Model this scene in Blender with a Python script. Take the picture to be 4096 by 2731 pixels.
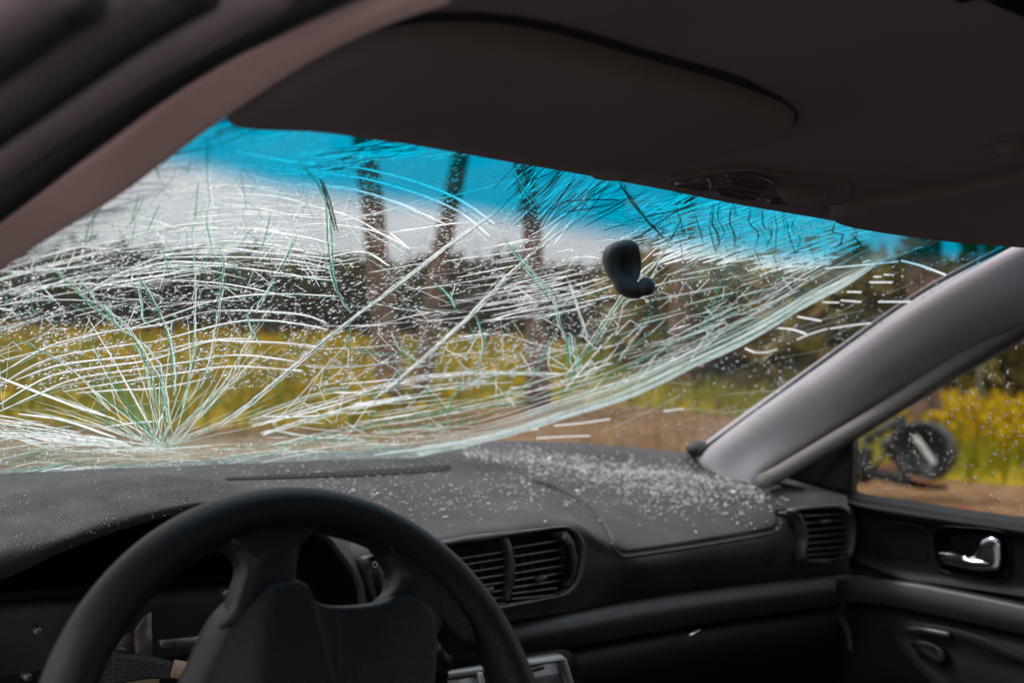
import bpy, bmesh, math, random
from mathutils import Vector, Matrix, noise
from mathutils.bvhtree import BVHTree
R = math.radians
random.seed(7)
for o in list(bpy.data.objects): bpy.data.objects.remove(o)
sc = bpy.context.scene
COL = sc.collection

# ------------------------------------------------------------------ camera, sky, sun, exposure
CAM = Vector((-0.85, 0.0, 1.12)); FPX = 42 / 36 * 4096
_y, _p, _a = R(40.5), R(0.7), R(1.02)
FW = Vector((math.sin(_y) * math.cos(_p), math.cos(_y) * math.cos(_p), math.sin(_p)))
_r = Vector((math.cos(_y), -math.sin(_y), 0)); _u = _r.cross(FW)
RT = _r * math.cos(_a) + _u * math.sin(_a); UP = _u * math.cos(_a) - _r * math.sin(_a)
cd = bpy.data.cameras.new('camera'); cam = bpy.data.objects.new('camera', cd); COL.objects.link(cam)
cam.matrix_world = Matrix(((RT.x, UP.x, -FW.x, CAM.x), (RT.y, UP.y, -FW.y, CAM.y), (RT.z, UP.z, -FW.z, CAM.z), (0, 0, 0, 1)))
cd.lens = 42; cd.sensor_width = 36; cd.clip_start = 0.02; cd.clip_end = 3000
cd.dof.use_dof = True; cd.dof.focus_distance = 1.14; cd.dof.aperture_fstop = 5.0
sc.camera = cam

w = bpy.data.worlds.new('World'); sc.world = w; w.use_nodes = True
nt = w.node_tree; nt.nodes.clear()
def N(t, ty, **kw):
    n = t.nodes.new(ty)
    for k, v in kw.items(): setattr(n, k, v)
    return n
out = N(nt, 'ShaderNodeOutputWorld'); bg = N(nt, 'ShaderNodeBackground'); bg.inputs['Strength'].default_value = 0.1
SUN_EL, SUN_AZ = R(52), R(-35)          # azimuth clockwise from +Y
sky = N(nt, 'ShaderNodeTexSky', sky_type='NISHITA'); sky.sun_disc = False
sky.sun_elevation = SUN_EL; sky.sun_rotation = SUN_AZ
tc = N(nt, 'ShaderNodeTexCoord'); sep = N(nt, 'ShaderNodeSeparateXYZ')
nt.links.new(tc.outputs['Generated'], sep.inputs[0])
cl = N(nt, 'ShaderNodeMath', operation='MAXIMUM'); cl.inputs[1].default_value = 0.0; nt.links.new(sep.outputs['Z'], cl.inputs[0])
# standard overcast luminance distribution (1 + 2 sin elevation) / 3
ov = N(nt, 'ShaderNodeMath', operation='MULTIPLY_ADD'); ov.inputs[1].default_value = 2.0; ov.inputs[2].default_value = 1.0
nt.links.new(cl.outputs[0], ov.inputs[0])
no = N(nt, 'ShaderNodeTexNoise'); no.inputs['Scale'].default_value = 3.0; no.inputs['Detail'].default_value = 5
nt.links.new(tc.outputs['Generated'], no.inputs['Vector'])
cm = N(nt, 'ShaderNodeMapRange'); cm.inputs['From Min'].default_value = 0.3; cm.inputs['From Max'].default_value = 0.7
cm.inputs['To Min'].default_value = 3.5; cm.inputs['To Max'].default_value = 4.5; nt.links.new(no.outputs['Fac'], cm.inputs['Value'])
mu = N(nt, 'ShaderNodeMath', operation='MULTIPLY'); nt.links.new(ov.outputs[0], mu.inputs[0]); nt.links.new(cm.outputs[0], mu.inputs[1])
cc = N(nt, 'ShaderNodeVectorMath', operation='SCALE'); cc.inputs[0].default_value = (0.97, 0.97, 1.04)
nt.links.new(mu.outputs[0], cc.inputs['Scale'])
mx = N(nt, 'ShaderNodeMix', data_type='RGBA'); mx.inputs[0].default_value = 0.9
nt.links.new(sky.outputs[0], mx.inputs[6]); nt.links.new(cc.outputs[0], mx.inputs[7])
nt.links.new(mx.outputs[2], bg.inputs['Color']); nt.links.new(bg.outputs[0], out.inputs[0])

sl = bpy.data.lights.new('sun', 'SUN'); sl.energy = 1.5; sl.angle = R(14); sl.color = (1, 0.96, 0.9)
so = bpy.data.objects.new('sun', sl); COL.objects.link(so)
sd = Vector((math.sin(SUN_AZ) * math.cos(SUN_EL), math.cos(SUN_AZ) * math.cos(SUN_EL), math.sin(SUN_EL)))
so.rotation_euler = sd.to_track_quat('Z', 'Y').to_euler(); so.location = sd * 20
sc.view_settings.view_transform = 'Standard'; sc.view_settings.look = 'None'
sc.view_settings.exposure = 0.7; sc.view_settings.gamma = 1.0
sc.render.engine = 'CYCLES'
cy = sc.cycles; cy.use_denoising = True; cy.max_bounces = 10; cy.diffuse_bounces = 4; cy.glossy_bounces = 4
cy.transmission_bounces = 8; cy.transparent_max_bounces = 24; cy.sample_clamp_indirect = 6.0
cy.caustics_reflective = False; cy.caustics_refractive = False

# ------------------------------------------------------------------ geometry helpers
def ray(x, y): return (FW * FPX + RT * (x - 2048) - UP * (y - 1365.5)).normalized()
def PY(x, y, Y): d = ray(x, y); return CAM + d * ((Y - CAM.y) / d.y)
def PX(x, y, X): d = ray(x, y); return CAM + d * ((X - CAM.x) / d.x)
def PZ(x, y, Z): d = ray(x, y); return CAM + d * ((Z - CAM.z) / d.z)
def PP(x, y, c, n): d = ray(x, y); return CAM + d * ((c - CAM).dot(n) / d.dot(n))
def PD(x, y, dist): return CAM + ray(x, y) * dist
def proj(P):
    v = P - CAM; z = v.dot(FW)
    return 2048 + FPX * v.dot(RT) / z, 1365.5 - FPX * v.dot(UP) / z
def inpoly(x, y, poly):
    c = False; j = len(poly) - 1
    for i in range(len(poly)):
        xi, yi = poly[i]; xj, yj = poly[j]
        if (yi > y) != (yj > y) and x < (xj - xi) * (y - yi) / (yj - yi) + xi: c = not c
        j = i
    return c
def cat(p0, p1, p2, p3, t):
    return 0.5 * ((2 * p1) + (p2 - p0) * t + (2 * p0 - 5 * p1 + 4 * p2 - p3) * t * t + (3 * p1 - p0 - 3 * p2 + p3) * t ** 3)
def spline(pts, n, closed=False):
    m = len(pts); L = [0]
    seq = pts + [pts[0]] if closed else pts
    for i in range(1, len(seq)): L.append(L[-1] + max((seq[i] - seq[i - 1]).length, 1e-9))
    res = []; k = 0; tot = L[-1]
    for i in range(n):
        s = tot * i / (n if closed else n - 1)
        while k < len(L) - 2 and s > L[k + 1]: k += 1
        t = (s - L[k]) / (L[k + 1] - L[k])
        if closed: q = [pts[(k + d) % m] for d in (-1, 0, 1, 2)]
        else: q = [pts[min(max(k + d, 0), m - 1)] for d in (-1, 0, 1, 2)]
        res.append(cat(*q, t))
    return res
def vspl(pts, n, closed=False):
    return [(v.x, v.y) for v in spline([Vector((p[0], p[1], 0)) for p in pts], n, closed)]
def obj(name, verts, faces, mat, parent=None, smooth=True, kind=None):
    me = bpy.data.meshes.new(name); me.from_pydata([tuple(v) for v in verts], [], faces); me.update()
    if smooth: me.polygons.foreach_set('use_smooth', [True] * len(me.polygons))
    if isinstance(mat, (list, tuple)):
        for m in mat: me.materials.append(m)
    elif mat: me.materials.append(mat)
    o = bpy.data.objects.new(name, me); COL.objects.link(o)
    if parent: o.parent = parent
    if kind: o['kind'] = kind
    return o
def tag(o, label, cat_, group=None):
    o['label'] = label; o['category'] = cat_
    if group: o['group'] = group
    return o
def empty(name, loc=(0, 0, 0), parent=None):
    o = bpy.data.objects.new(name, None); COL.objects.link(o); o.location = loc; o.empty_display_size = 0.1
    if parent: o.parent = parent
    return o
def grid_faces(nu, nv, off=0, closed_u=False):
    f = []
    for j in range(nv - 1):
        for i in range(nu if closed_u else nu - 1):
            i2 = (i + 1) % nu
            f.append((off + j * nu + i, off + j * nu + i2, off + (j + 1) * nu + i2, off + (j + 1) * nu + i))
    return f
def loft(rails, nu, nv):
    rs = [spline(r, nu) for r in rails]
    cols = [spline([r[i] for r in rs], nv) for i in range(nu)]
    return [cols[i][j] for j in range(nv) for i in range(nu)], grid_faces(nu, nv)
def tube(path, rad, ns=10, closed=False, sq=1.0, updir=None, cap=True):
    n = len(path); V = []; F = []
    for i, p in enumerate(path):
        a = path[(i - 1) % n] if closed or i > 0 else path[0]
        b = path[(i + 1) % n] if closed or i < n - 1 else path[-1]
        t = (b - a).normalized()
        ref = updir if updir is not None else (Vector((0, 0, 1)) if abs(t.z) < 0.9 else Vector((1, 0, 0)))
        s = t.cross(ref).normalized(); q = s.cross(t).normalized()
        r = rad(i / max(n - 1, 1)) if callable(rad) else rad
        for k in range(ns):
            an = 2 * math.pi * k / ns
            V.append(p + s * math.cos(an) * r * sq + q * math.sin(an) * r)
    rows = n + 1 if closed else n
    for j in range(rows - 1):
        for k in range(ns):
            k2 = (k + 1) % ns; j2 = (j + 1) % n
            F.append((j * ns + k, j * ns + k2, j2 * ns + k2, j2 * ns + k))
    if cap and not closed:
        F.append(tuple(range(ns - 1, -1, -1))); F.append(tuple((n - 1) * ns + k for k in range(ns)))
    return V, F
def rings(outline, n, prof, center=None):
    """Domed solid: outline (3D loop) shrunk to its centre, prof = [(scale, height along n), ...]; ends closed."""
    m = len(outline); c = center or sum(outline, Vector()) / m
    V = []; F = []
    for s, h in prof:
        for p in outline: V.append(c + (p - c) * s + n * h)
    F = grid_faces(m, len(prof), 0, True)
    F.append(tuple(range(m - 1, -1, -1))); k = (len(prof) - 1) * m; F.append(tuple(k + i for i in range(m)))
    return V, F
def inset_prism(outline, n, depth, bev=0.002):
    """Solid plate with bevelled front edge (n points at the viewer)."""
    c = sum(outline, Vector()) / len(outline)
    r = sum((p - c).length for p in outline) / len(outline)
    k = 1 - bev / r
    return rings(outline, n, [(1, -depth), (1, -bev), (0.5 + k / 2, -bev * 0.3), (k, 0)])
def bar(a, b, w, h, up):
    t = (b - a).normalized(); s = t.cross(up).normalized(); q = s.cross(t)
    V = [p + s * sx * w / 2 + q * sy * h / 2 for p in (a, b) for sx, sy in ((-1, -1), (1, -1), (1, 1), (-1, 1))]
    return V, [(0, 1, 2, 3), (7, 6, 5, 4), (0, 4, 5, 1), (1, 5, 6, 2), (2, 6, 7, 3), (3, 7, 4, 0)]
def merge(*vf):
    V = []; F = []
    for v, f in vf:
        o = len(V); V += list(v); F += [tuple(i + o for i in q) for q in f]
    return V, F
def bvh_of(V, F): return BVHTree.FromPolygons([tuple(v) for v in V], F)
def hit(bvh, x, y):
    d = ray(x, y); l, n, i, t = bvh.ray_cast(CAM, d)
    if l is None: return None, None
    if n.dot(d) > 0: n = -n
    return l, n
def cut(V, F, poly):
    """drop the faces whose centre is seen inside a picture polygon (an opening)."""
    r = []
    for f in F:
        c = sum((V[i] for i in f), Vector()) / len(f)
        if not inpoly(*proj(c), poly): r.append(f)
    return r
def patch(bvh, poly, center, prof, n=None):
    """panel lying on a surface: outline loop shrunk in steps, each ring laid on the surface + offset."""
    V = []; last = None; lastn = None; m = len(poly)
    for s, h in prof:
        for (x, y) in poly:
            l, nn = hit(bvh, center[0] + (x - center[0]) * s, center[1] + (y - center[1]) * s)
            if l is None: l, nn = last, lastn
            last, lastn = l, nn
            V.append(l + (n or nn) * h)
    F = grid_faces(m, len(prof), 0, True); k = (len(prof) - 1) * m; F.append(tuple(k + i for i in range(m)))
    return V, F

# ------------------------------------------------------------------ materials
def mat(name, col, rough=0.5, metal=0.0, bump=0.0, bscale=200, var=0.0, vscale=8, spec=0.5, vor=False, dust=0.0, dustcol=(0.2, 0.19, 0.18), coat=0.0):
    m = bpy.data.materials.new(name); m.use_nodes = True; t = m.node_tree; b = t.nodes['Principled BSDF']
    b.inputs['Base Color'].default_value = (*col, 1); b.inputs['Roughness'].default_value = rough
    b.inputs['Metallic'].default_value = metal; b.inputs['Specular IOR Level'].default_value = spec
    b.inputs['Coat Weight'].default_value = coat
    g = N(t, 'ShaderNodeTexCoord')
    if bump:
        if vor:
            x = N(t, 'ShaderNodeTexVoronoi'); x.feature = 'DISTANCE_TO_EDGE'; x.inputs['Scale'].default_value = bscale; src = x.outputs['Distance']
        else:
            x = N(t, 'ShaderNodeTexNoise'); x.inputs['Scale'].default_value = bscale; x.inputs['Detail'].default_value = 4; src = x.outputs['Fac']
        t.links.new(g.outputs['Object'], x.inputs['Vector'])
        bp = N(t, 'ShaderNodeBump'); bp.inputs['Strength'].default_value = bump; bp.inputs['Distance'].default_value = 0.002
        t.links.new(src, bp.inputs['Height']); t.links.new(bp.outputs[0], b.inputs['Normal'])
    if var or dust:
        x = N(t, 'ShaderNodeTexNoise'); x.inputs['Scale'].default_value = vscale; x.inputs['Detail'].default_value = 6
        t.links.new(g.outputs['Object'], x.inputs['Vector'])
        mr = N(t, 'ShaderNodeMapRange'); mr.inputs['From Min'].default_value = 0.35; mr.inputs['From Max'].default_value = 0.65
        t.links.new(x.outputs['Fac'], mr.inputs['Value'])
        mxx = N(t, 'ShaderNodeMix', data_type='RGBA')
        lo = tuple(c * (1 - var) for c in col); hi = tuple(min(1, c * (1 + var)) for c in col)
        if dust: hi = tuple(a * (1 - dust) + d * dust for a, d in zip(hi, dustcol))
        mxx.inputs[6].default_value = (*lo, 1); mxx.inputs[7].default_value = (*hi, 1)
        t.links.new(mr.outputs[0], mxx.inputs[0]); t.links.new(mxx.outputs[2], b.inputs['Base Color'])
    return m
M = {}
M['dash'] = mat('dash_plastic', (0.036, 0.03, 0.033), 0.5, bump=0.35, bscale=700, var=0.25, vscale=14, dust=0.12, spec=0.4)
M['leather'] = mat('hood_leather', (0.044, 0.037, 0.04), 0.55, bump=0.6, bscale=330, vor=True, var=0.15, vscale=30, dust=0.15, spec=0.22)
M['wheel'] = mat('wheel_leather', (0.007, 0.0058, 0.007), 0.45, bump=0.3, bscale=420, vor=True, var=0.1, vscale=25, spec=0.28)
M['black'] = mat('black_plastic', (0.005, 0.0045, 0.005), 0.45, bump=0.15, bscale=900, var=0.2, vscale=30, spec=0.22)
M['slat'] = mat('vent_plastic', (0.042, 0.039, 0.043), 0.35, bump=0.05, bscale=400, var=0.2, vscale=60, dust=0.2)
M['void'] = mat('dark_cavity', (0.006, 0.006, 0.006), 0.8)  # also used for the painted shade strip along the visor
M['silver'] = mat('strip_paint', (0.05, 0.05, 0.051), 0.45, metal=0.2, var=0.08, vscale=20)
M['door'] = mat('door_plastic', (0.0065, 0.006, 0.008), 0.5, bump=0.3, bscale=700, var=0.2, vscale=15, spec=0.22)
M['liner'] = mat('headliner_fabric', (0.235, 0.185, 0.192), 0.95, bump=0.4, bscale=900, var=0.1, vscale=5, spec=0.1)
M['visor'] = mat('visor_vinyl', (0.19, 0.155, 0.158), 0.8, bump=0.3, bscale=1200, var=0.08, vscale=6, spec=0.2)
M['pillar'] = mat('pillar_trim', (0.43, 0.4, 0.43), 0.8, bump=0.2, bscale=900, var=0.05, vscale=8)
M['pillar_lit'] = mat('pillar_trim_lit', (0.86, 0.6, 0.58), 0.65, bump=0.2, bscale=900, var=0.06, vscale=8)  # pillar trim again, lightened and reddened for light from the open door
M['seal'] = mat('rubber_seal', (0.22, 0.17, 0.2), 0.6, bump=0.2, bscale=500, var=0.15, vscale=20)
M['seal_light'] = mat('felt_seal', (0.22, 0.2, 0.19), 0.8, bump=0.3, bscale=700)
M['rubber'] = mat('black_rubber', (0.012, 0.011, 0.012), 0.55)
M['chrome'] = mat('chrome', (0.5, 0.5, 0.54), 0.14, metal=1.0)
M['steel'] = mat('bare_metal', (0.22, 0.18, 0.17), 0.4, metal=0.7, var=0.4, vscale=40)
M['tan'] = mat('tan_tape', (0.36, 0.25, 0.17), 0.8, bump=0.3, bscale=300, var=0.2, vscale=40)
M['loom'] = mat('wire_braid', (0.02, 0.02, 0.022), 0.5, bump=1.0, bscale=500, vor=True)
M['console'] = mat('console_silver', (0.45, 0.455, 0.46), 0.38, metal=0.4, var=0.05, vscale=20)
M['mark'] = mat('white_print', (0.45, 0.45, 0.45), 0.6)
M['lens'] = mat('lamp_lens', (0.10, 0.08, 0.085), 0.15, bump=0.2, bscale=300)
M['foil'] = mat('lamp_reflector', (0.35, 0.28, 0.33), 0.3, metal=0.8, bump=0.4, bscale=120)
M['roof_out'] = mat('roof_metal', (0.02, 0.02, 0.02), 0.6)
M['mirror_mount'] = mat('mount_plastic', (0.03, 0.031, 0.034), 0.6, bump=0.12, bscale=900)

def clear_glass(name, attr=True):
    """thin glass: tinted see-through sheet + sky reflection; crazed (crushed) zones scatter light."""
    m = bpy.data.materials.new(name); m.use_nodes = True; t = m.node_tree; t.nodes.clear()
    o = N(t, 'ShaderNodeOutputMaterial'); tr = N(t, 'ShaderNodeBsdfTransparent'); gl = N(t, 'ShaderNodeBsdfGlossy')
    gl.inputs['Roughness'].default_value = 0.02
    fr = N(t, 'ShaderNodeFresnel'); fr.inputs['IOR'].default_value = 1.45
    m1 = N(t, 'ShaderNodeMixShader'); t.links.new(fr.outputs[0], m1.inputs[0]); t.links.new(tr.outputs[0], m1.inputs[1]); t.links.new(gl.outputs[0], m1.inputs[2])
    if not attr:
        tr.inputs['Color'].default_value = (0.86, 0.9, 0.87, 1); t.links.new(m1.outputs[0], o.inputs[0]); return m
    at = N(t, 'ShaderNodeAttribute'); at.attribute_name = 'glass'   # r: sun-band tint, g: crazing
    se = N(t, 'ShaderNodeSeparateColor'); t.links.new(at.outputs['Color'], se.inputs[0])
    mixc = N(t, 'ShaderNodeMix', data_type='RGBA')
    mixc.inputs[6].default_value = (0.84, 0.86, 0.85, 1); mixc.inputs[7].default_value = (0.0, 0.47, 0.68, 1)
    t.links.new(se.outputs[0], mixc.inputs[0]); t.links.new(mixc.outputs[2], tr.inputs['Color'])
    tl = N(t, 'ShaderNodeBsdfTranslucent'); tl.inputs['Color'].default_value = (0.55, 0.72, 0.64, 1)
    df = N(t, 'ShaderNodeBsdfDiffuse'); df.inputs['Color'].default_value = (0.5, 0.66, 0.58, 1)
    ms = N(t, 'ShaderNodeMixShader'); ms.inputs[0].default_value = 0.35
    t.links.new(tl.outputs[0], ms.inputs[1]); t.links.new(df.outputs[0], ms.inputs[2])
    g = N(t, 'ShaderNodeTexCoord'); mp = N(t, 'ShaderNodeMapping'); mp.inputs['Scale'].default_value = (25, 90, 140); mp.inputs['Rotation'].default_value = (0, R(18), 0)
    t.links.new(g.outputs['Object'], mp.inputs[0])
    nz = N(t, 'ShaderNodeTexNoise'); nz.inputs['Scale'].default_value = 1.6; nz.inputs['Detail'].default_value = 8; nz.inputs['Roughness'].default_value = 0.7
    t.links.new(mp.outputs[0], nz.inputs['Vector'])
    mr = N(t, 'ShaderNodeMapRange'); mr.inputs['From Min'].default_value = 0.3; mr.inputs['From Max'].default_value = 0.75
    t.links.new(nz.outputs['Fac'], mr.inputs['Value'])
    mm = N(t, 'ShaderNodeMath', operation='MULTIPLY'); t.links.new(se.outputs[1], mm.inputs[0]); t.links.new(mr.outputs[0], mm.inputs[1])
    m2 = N(t, 'ShaderNodeMixShader'); t.links.new(mm.outputs[0], m2.inputs[0]); t.links.new(m1.outputs[0], m2.inputs[1]); t.links.new(ms.outputs[0], m2.inputs[2])
    t.links.new(m2.outputs[0], o.inputs[0]); return m
M['glass'] = clear_glass('laminated_glass'); M['window'] = clear_glass('side_glass', False)

def frosty(name, col, tcol, clear=0.0, glos=0.12, dif=0.3):
    m = bpy.data.materials.new(name); m.use_nodes = True; t = m.node_tree; t.nodes.clear()
    o = N(t, 'ShaderNodeOutputMaterial'); tl = N(t, 'ShaderNodeBsdfTranslucent'); tl.inputs['Color'].default_value = (*tcol, 1)
    df = N(t, 'ShaderNodeBsdfDiffuse'); df.inputs['Color'].default_value = (*col, 1)
    gl = N(t, 'ShaderNodeBsdfGlossy'); gl.inputs['Roughness'].default_value = 0.15
    a = N(t, 'ShaderNodeMixShader'); a.inputs[0].default_value = dif; t.links.new(tl.outputs[0], a.inputs[1]); t.links.new(df.outputs[0], a.inputs[2])
    b = N(t, 'ShaderNodeMixShader'); b.inputs[0].default_value = glos; t.links.new(a.outputs[0], b.inputs[1]); t.links.new(gl.outputs[0], b.inputs[2])
    c = N(t, 'ShaderNodeMixShader'); c.inputs[0].default_value = clear; tr = N(t, 'ShaderNodeBsdfTransparent'); tr.inputs['Color'].default_value = (0.8, 0.9, 0.85, 1)
    t.links.new(b.outputs[0], c.inputs[1]); t.links.new(tr.outputs[0], c.inputs[2]); t.links.new(c.outputs[0], o.inputs[0])
    return m
M['crack'] = frosty('fracture_white', (0.95, 0.96, 0.95), (0.98, 0.98, 0.98), 0.0, 0.03, 0.06)
M['crack_thin'] = frosty('fracture_pale', (0.7, 0.8, 0.75), (0.85, 0.93, 0.89), 0.25, 0.05, 0.1)
M['crack_green'] = frosty('fracture_green', (0.01, 0.13, 0.08), (0.015, 0.27, 0.165), 0.25, 0.06, 0.1)
M['crack_dark'] = frosty('fracture_dark', (0.006, 0.02, 0.016), (0.008, 0.03, 0.022), 0.15, 0.06)
M['crumb'] = frosty('glass_crumb', (0.95, 0.95, 0.94), (0.9, 0.93, 0.92), 0.0, 0.2, 0.5)
def water(name):
    m = bpy.data.materials.new(name); m.use_nodes = True; t = m.node_tree; t.nodes.clear()
    o = N(t, 'ShaderNodeOutputMaterial'); g = N(t, 'ShaderNodeBsdfGlass'); g.inputs['IOR'].default_value = 1.33; g.inputs['Roughness'].default_value = 0.0
    t.links.new(g.outputs[0], o.inputs[0]); return m
M['water'] = water('rain_water')

# ------------------------------------------------------------------ outdoors: ground, field, wood
def smooth(a, b, x):
    t = min(max((x - a) / (b - a), 0), 1); return t * t * (3 - 2 * t)
def polar(az, r): a = R(az); return CAM.x + math.sin(a) * r, CAM.y + math.cos(a) * r
def ground_z(x, y):
    dx, dy = x - CAM.x, y - CAM.y; r = math.hypot(dx, dy); az = math.degrees(math.atan2(dx, dy))
    left = 0.038 * max(r - 4, 0) * (1 - smooth(38, 62, az)) * smooth(-120, -20, az)
    left = left if r < 60 else left * 60 / r
    right = 0.012 * max(r - 8, 0) * smooth(38, 62, az); right = min(right, 0.6)
    z = left + right + 0.05 * noise.noise(Vector((x * 0.3, y * 0.3, 0))) * smooth(3, 8, r)
    return z + smooth(70, 300, r) * 6
V = []; nr, na = 90, 180
for i in range(nr):
    r = 0.6 * (1.075 ** i)
    for k in range(na):
        a = 360 * k / na; x, y = polar(a, r); a = math.degrees(math.atan2(x - CAM.x, y - CAM.y)); V.append(Vector((x, y, ground_z(x, y))))
F = grid_faces(na, nr, 0, True); F.append(tuple(range(na)))
def ground_mat():
    m = mat('dirt_and_grass', (0.2, 0.13, 0.08), 0.95, bump=0.5, bscale=3, spec=0.1); t = m.node_tree; b = t.nodes['Principled BSDF']
    g = N(t, 'ShaderNodeTexCoord')
    def nz(s, d=6):
        x = N(t, 'ShaderNodeTexNoise'); x.inputs['Scale'].default_value = s; x.inputs['Detail'].default_value = d; t.links.new(g.outputs['Object'], x.inputs['Vector']); return x.outputs['Fac']
    def mixc(f, a, bb):
        x = N(t, 'ShaderNodeMix', data_type='RGBA'); 
        if f is not None: t.links.new(f, x.inputs[0])
        for i, c in ((6, a), (7, bb)):
            if isinstance(c, tuple): x.inputs[i].default_value = (*c, 1)
            else: t.links.new(c, x.inputs[i])
        return x.outputs[2]
    def mr(f, a, bb):
        x = N(t, 'ShaderNodeMapRange'); x.inputs['From Min'].default_value = a; x.inputs['From Max'].default_value = bb; t.links.new(f, x.inputs['Value']); return x.outputs[0]
    dirt = mixc(mr(nz(0.8), 0.35, 0.65), (0.12, 0.055, 0.022), (0.22, 0.115, 0.05))
    dirt = mixc(mr(nz(6), 0.5, 0.7), dirt, (0.26, 0.17, 0.1))
    gt = N(t, 'ShaderNodeAttribute'); gt.attribute_name = 'bounce_grey'
    bounce_col = mixc(mr(nz(14), 0.35, 0.65), (0.14, 0.13, 0.125), (0.27, 0.25, 0.24))
    dirt = mixc(gt.outputs['Fac'], dirt, bounce_col)
    grass = mixc(mr(nz(0.5), 0.4, 0.6), (0.13, 0.14, 0.008), (0.3, 0.21, 0.006))
    grass = mixc(mr(nz(3), 0.45, 0.62), grass, (0.42, 0.26, 0.004))
    at = N(t, 'ShaderNodeAttribute'); at.attribute_name = 'field'
    ad = N(t, 'ShaderNodeMath', operation='MULTIPLY_ADD'); ad.inputs[1].default_value = 0.7; ad.inputs[2].default_value = -0.35; t.links.new(nz(0.6), ad.inputs[0])
    a2 = N(t, 'ShaderNodeMath', operation='ADD'); t.links.new(at.outputs['Fac'], a2.inputs[0]); t.links.new(ad.outputs[0], a2.inputs[1])
    t.links.new(mixc(mr(a2.outputs[0], 0.4, 0.6), dirt, grass), b.inputs['Base Color'])
    return m
def field_w(x, y):
    dx, dy = x - CAM.x, y - CAM.y; r = math.hypot(dx, dy); az = math.degrees(math.atan2(dx, dy))
    edge = 13.0 + 5 * smooth(32, 46, az) - 6.3 * smooth(54, 59, az)
    return smooth(edge - 2.5, edge + 2.5, r)
gr = obj('ground', V, F, ground_mat(), kind='structure')
ca = gr.data.attributes.new('field', 'FLOAT', 'POINT')
cb = gr.data.attributes.new('bounce_grey', 'FLOAT', 'POINT')       # grey ground added out of view, neutralises brown bounce light in the cabin
for i, v in enumerate(V):
    ca.data[i].value = field_w(v.x, v.y); a_z = math.degrees(math.atan2(v.x - CAM.x, v.y - CAM.y)); r_ = math.hypot(v.x - CAM.x, v.y - CAM.y)
    out_ = 1 - smooth(-25, -5, a_z) * smooth(105, 85, a_z); cb.data[i].value = max(smooth(6, 4, r_), out_ * smooth(40, 15, r_))
    ca.data[i].value *= 1 - out_ * smooth(30, 15, r_)

def leaf_mat(name, cols):
    m = bpy.data.materials.new(name); m.use_nodes = True; t = m.node_tree; b = t.nodes['Principled BSDF']
    g = N(t, 'ShaderNodeNewGeometry'); rp = N(t, 'ShaderNodeValToRGB')
    rp.color_ramp.elements[0].color = (*cols[0], 1); rp.color_ramp.elements[1].color = (*cols[-1], 1)
    for i, c in enumerate(cols[1:-1]):
        e = rp.color_ramp.elements.new((i + 1) / (len(cols) - 1)); e.color = (*c, 1)
    t.links.new(g.outputs['Random Per Island'], rp.inputs[0]); t.links.new(rp.outputs[0], b.inputs['Base Color'])
    b.inputs['Roughness'].default_value = 0.8; b.inputs['Specular IOR Level'].default_value = 0.05
    return m
def leaves(V, F, c, s, k=1):
    for _ in range(k):
        a = Vector((random.gauss(0, 1), random.gauss(0, 1), random.gauss(0, 1))).normalized(); b = a.orthogonal().normalized()
        b.rotate(Matrix.Rotation(random.random() * 6.3, 3, a)); q = a.cross(b)
        i = len(V); V += [c - b * s, c + q * s * 0.45, c + b * s, c - q * s * 0.45]; F.append((i, i + 1, i + 2, i + 3))
# far wood on both sides: one mass of leaf clumps
V = []; F = []
WM = []
for i in range(2900):
    az = random.uniform(2, 78); near = 0
    if az < 46: r0 = random.uniform(46, 60); h = 3.0 + 0.5 * noise.noise(Vector((az * 0.5, 1, 0)))
    elif az < 52: r0 = random.uniform(26, 44); h = 2.8; near = 1
    else: r0 = random.uniform(23, 33); h = 2.7 + 0.2 * smooth(57, 61, az) + 0.6 * noise.noise(Vector((az * 0.4, 3, 0))); near = 1
    x, y = polar(az, r0); z0 = ground_z(x, y); zc = z0 + h * random.random() ** 0.8
    cr = random.uniform(0.4, 0.9) * (1 if az < 50 else 0.7)
    for _ in range(24):
        d = Vector((random.gauss(0, 1), random.gauss(0, 1), random.gauss(0, 0.7))) * cr * 0.6
        leaves(V, F, Vector((x, y, zc)) + d, random.uniform(0.16, 0.4)); WM.append(near)
M['wood'] = leaf_mat('wood_leaves', [(0.035, 0.026, 0.014), (0.06, 0.05, 0.014), (0.09, 0.07, 0.014), (0.08, 0.05, 0.026), (0.14, 0.11, 0.014)])
M['thicket'] = leaf_mat('thicket_leaves', [(0.13, 0.095, 0.04), (0.2, 0.15, 0.035), (0.25, 0.2, 0.03), (0.18, 0.11, 0.055), (0.24, 0.19, 0.035)])
wood = obj('wood', V, F, [M['wood'], M['thicket']], smooth=False, kind='stuff'); wood['label'] = 'dark olive wood closing off the yellow field'
wood.data.polygons.foreach_set('material_index', WM)
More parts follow.
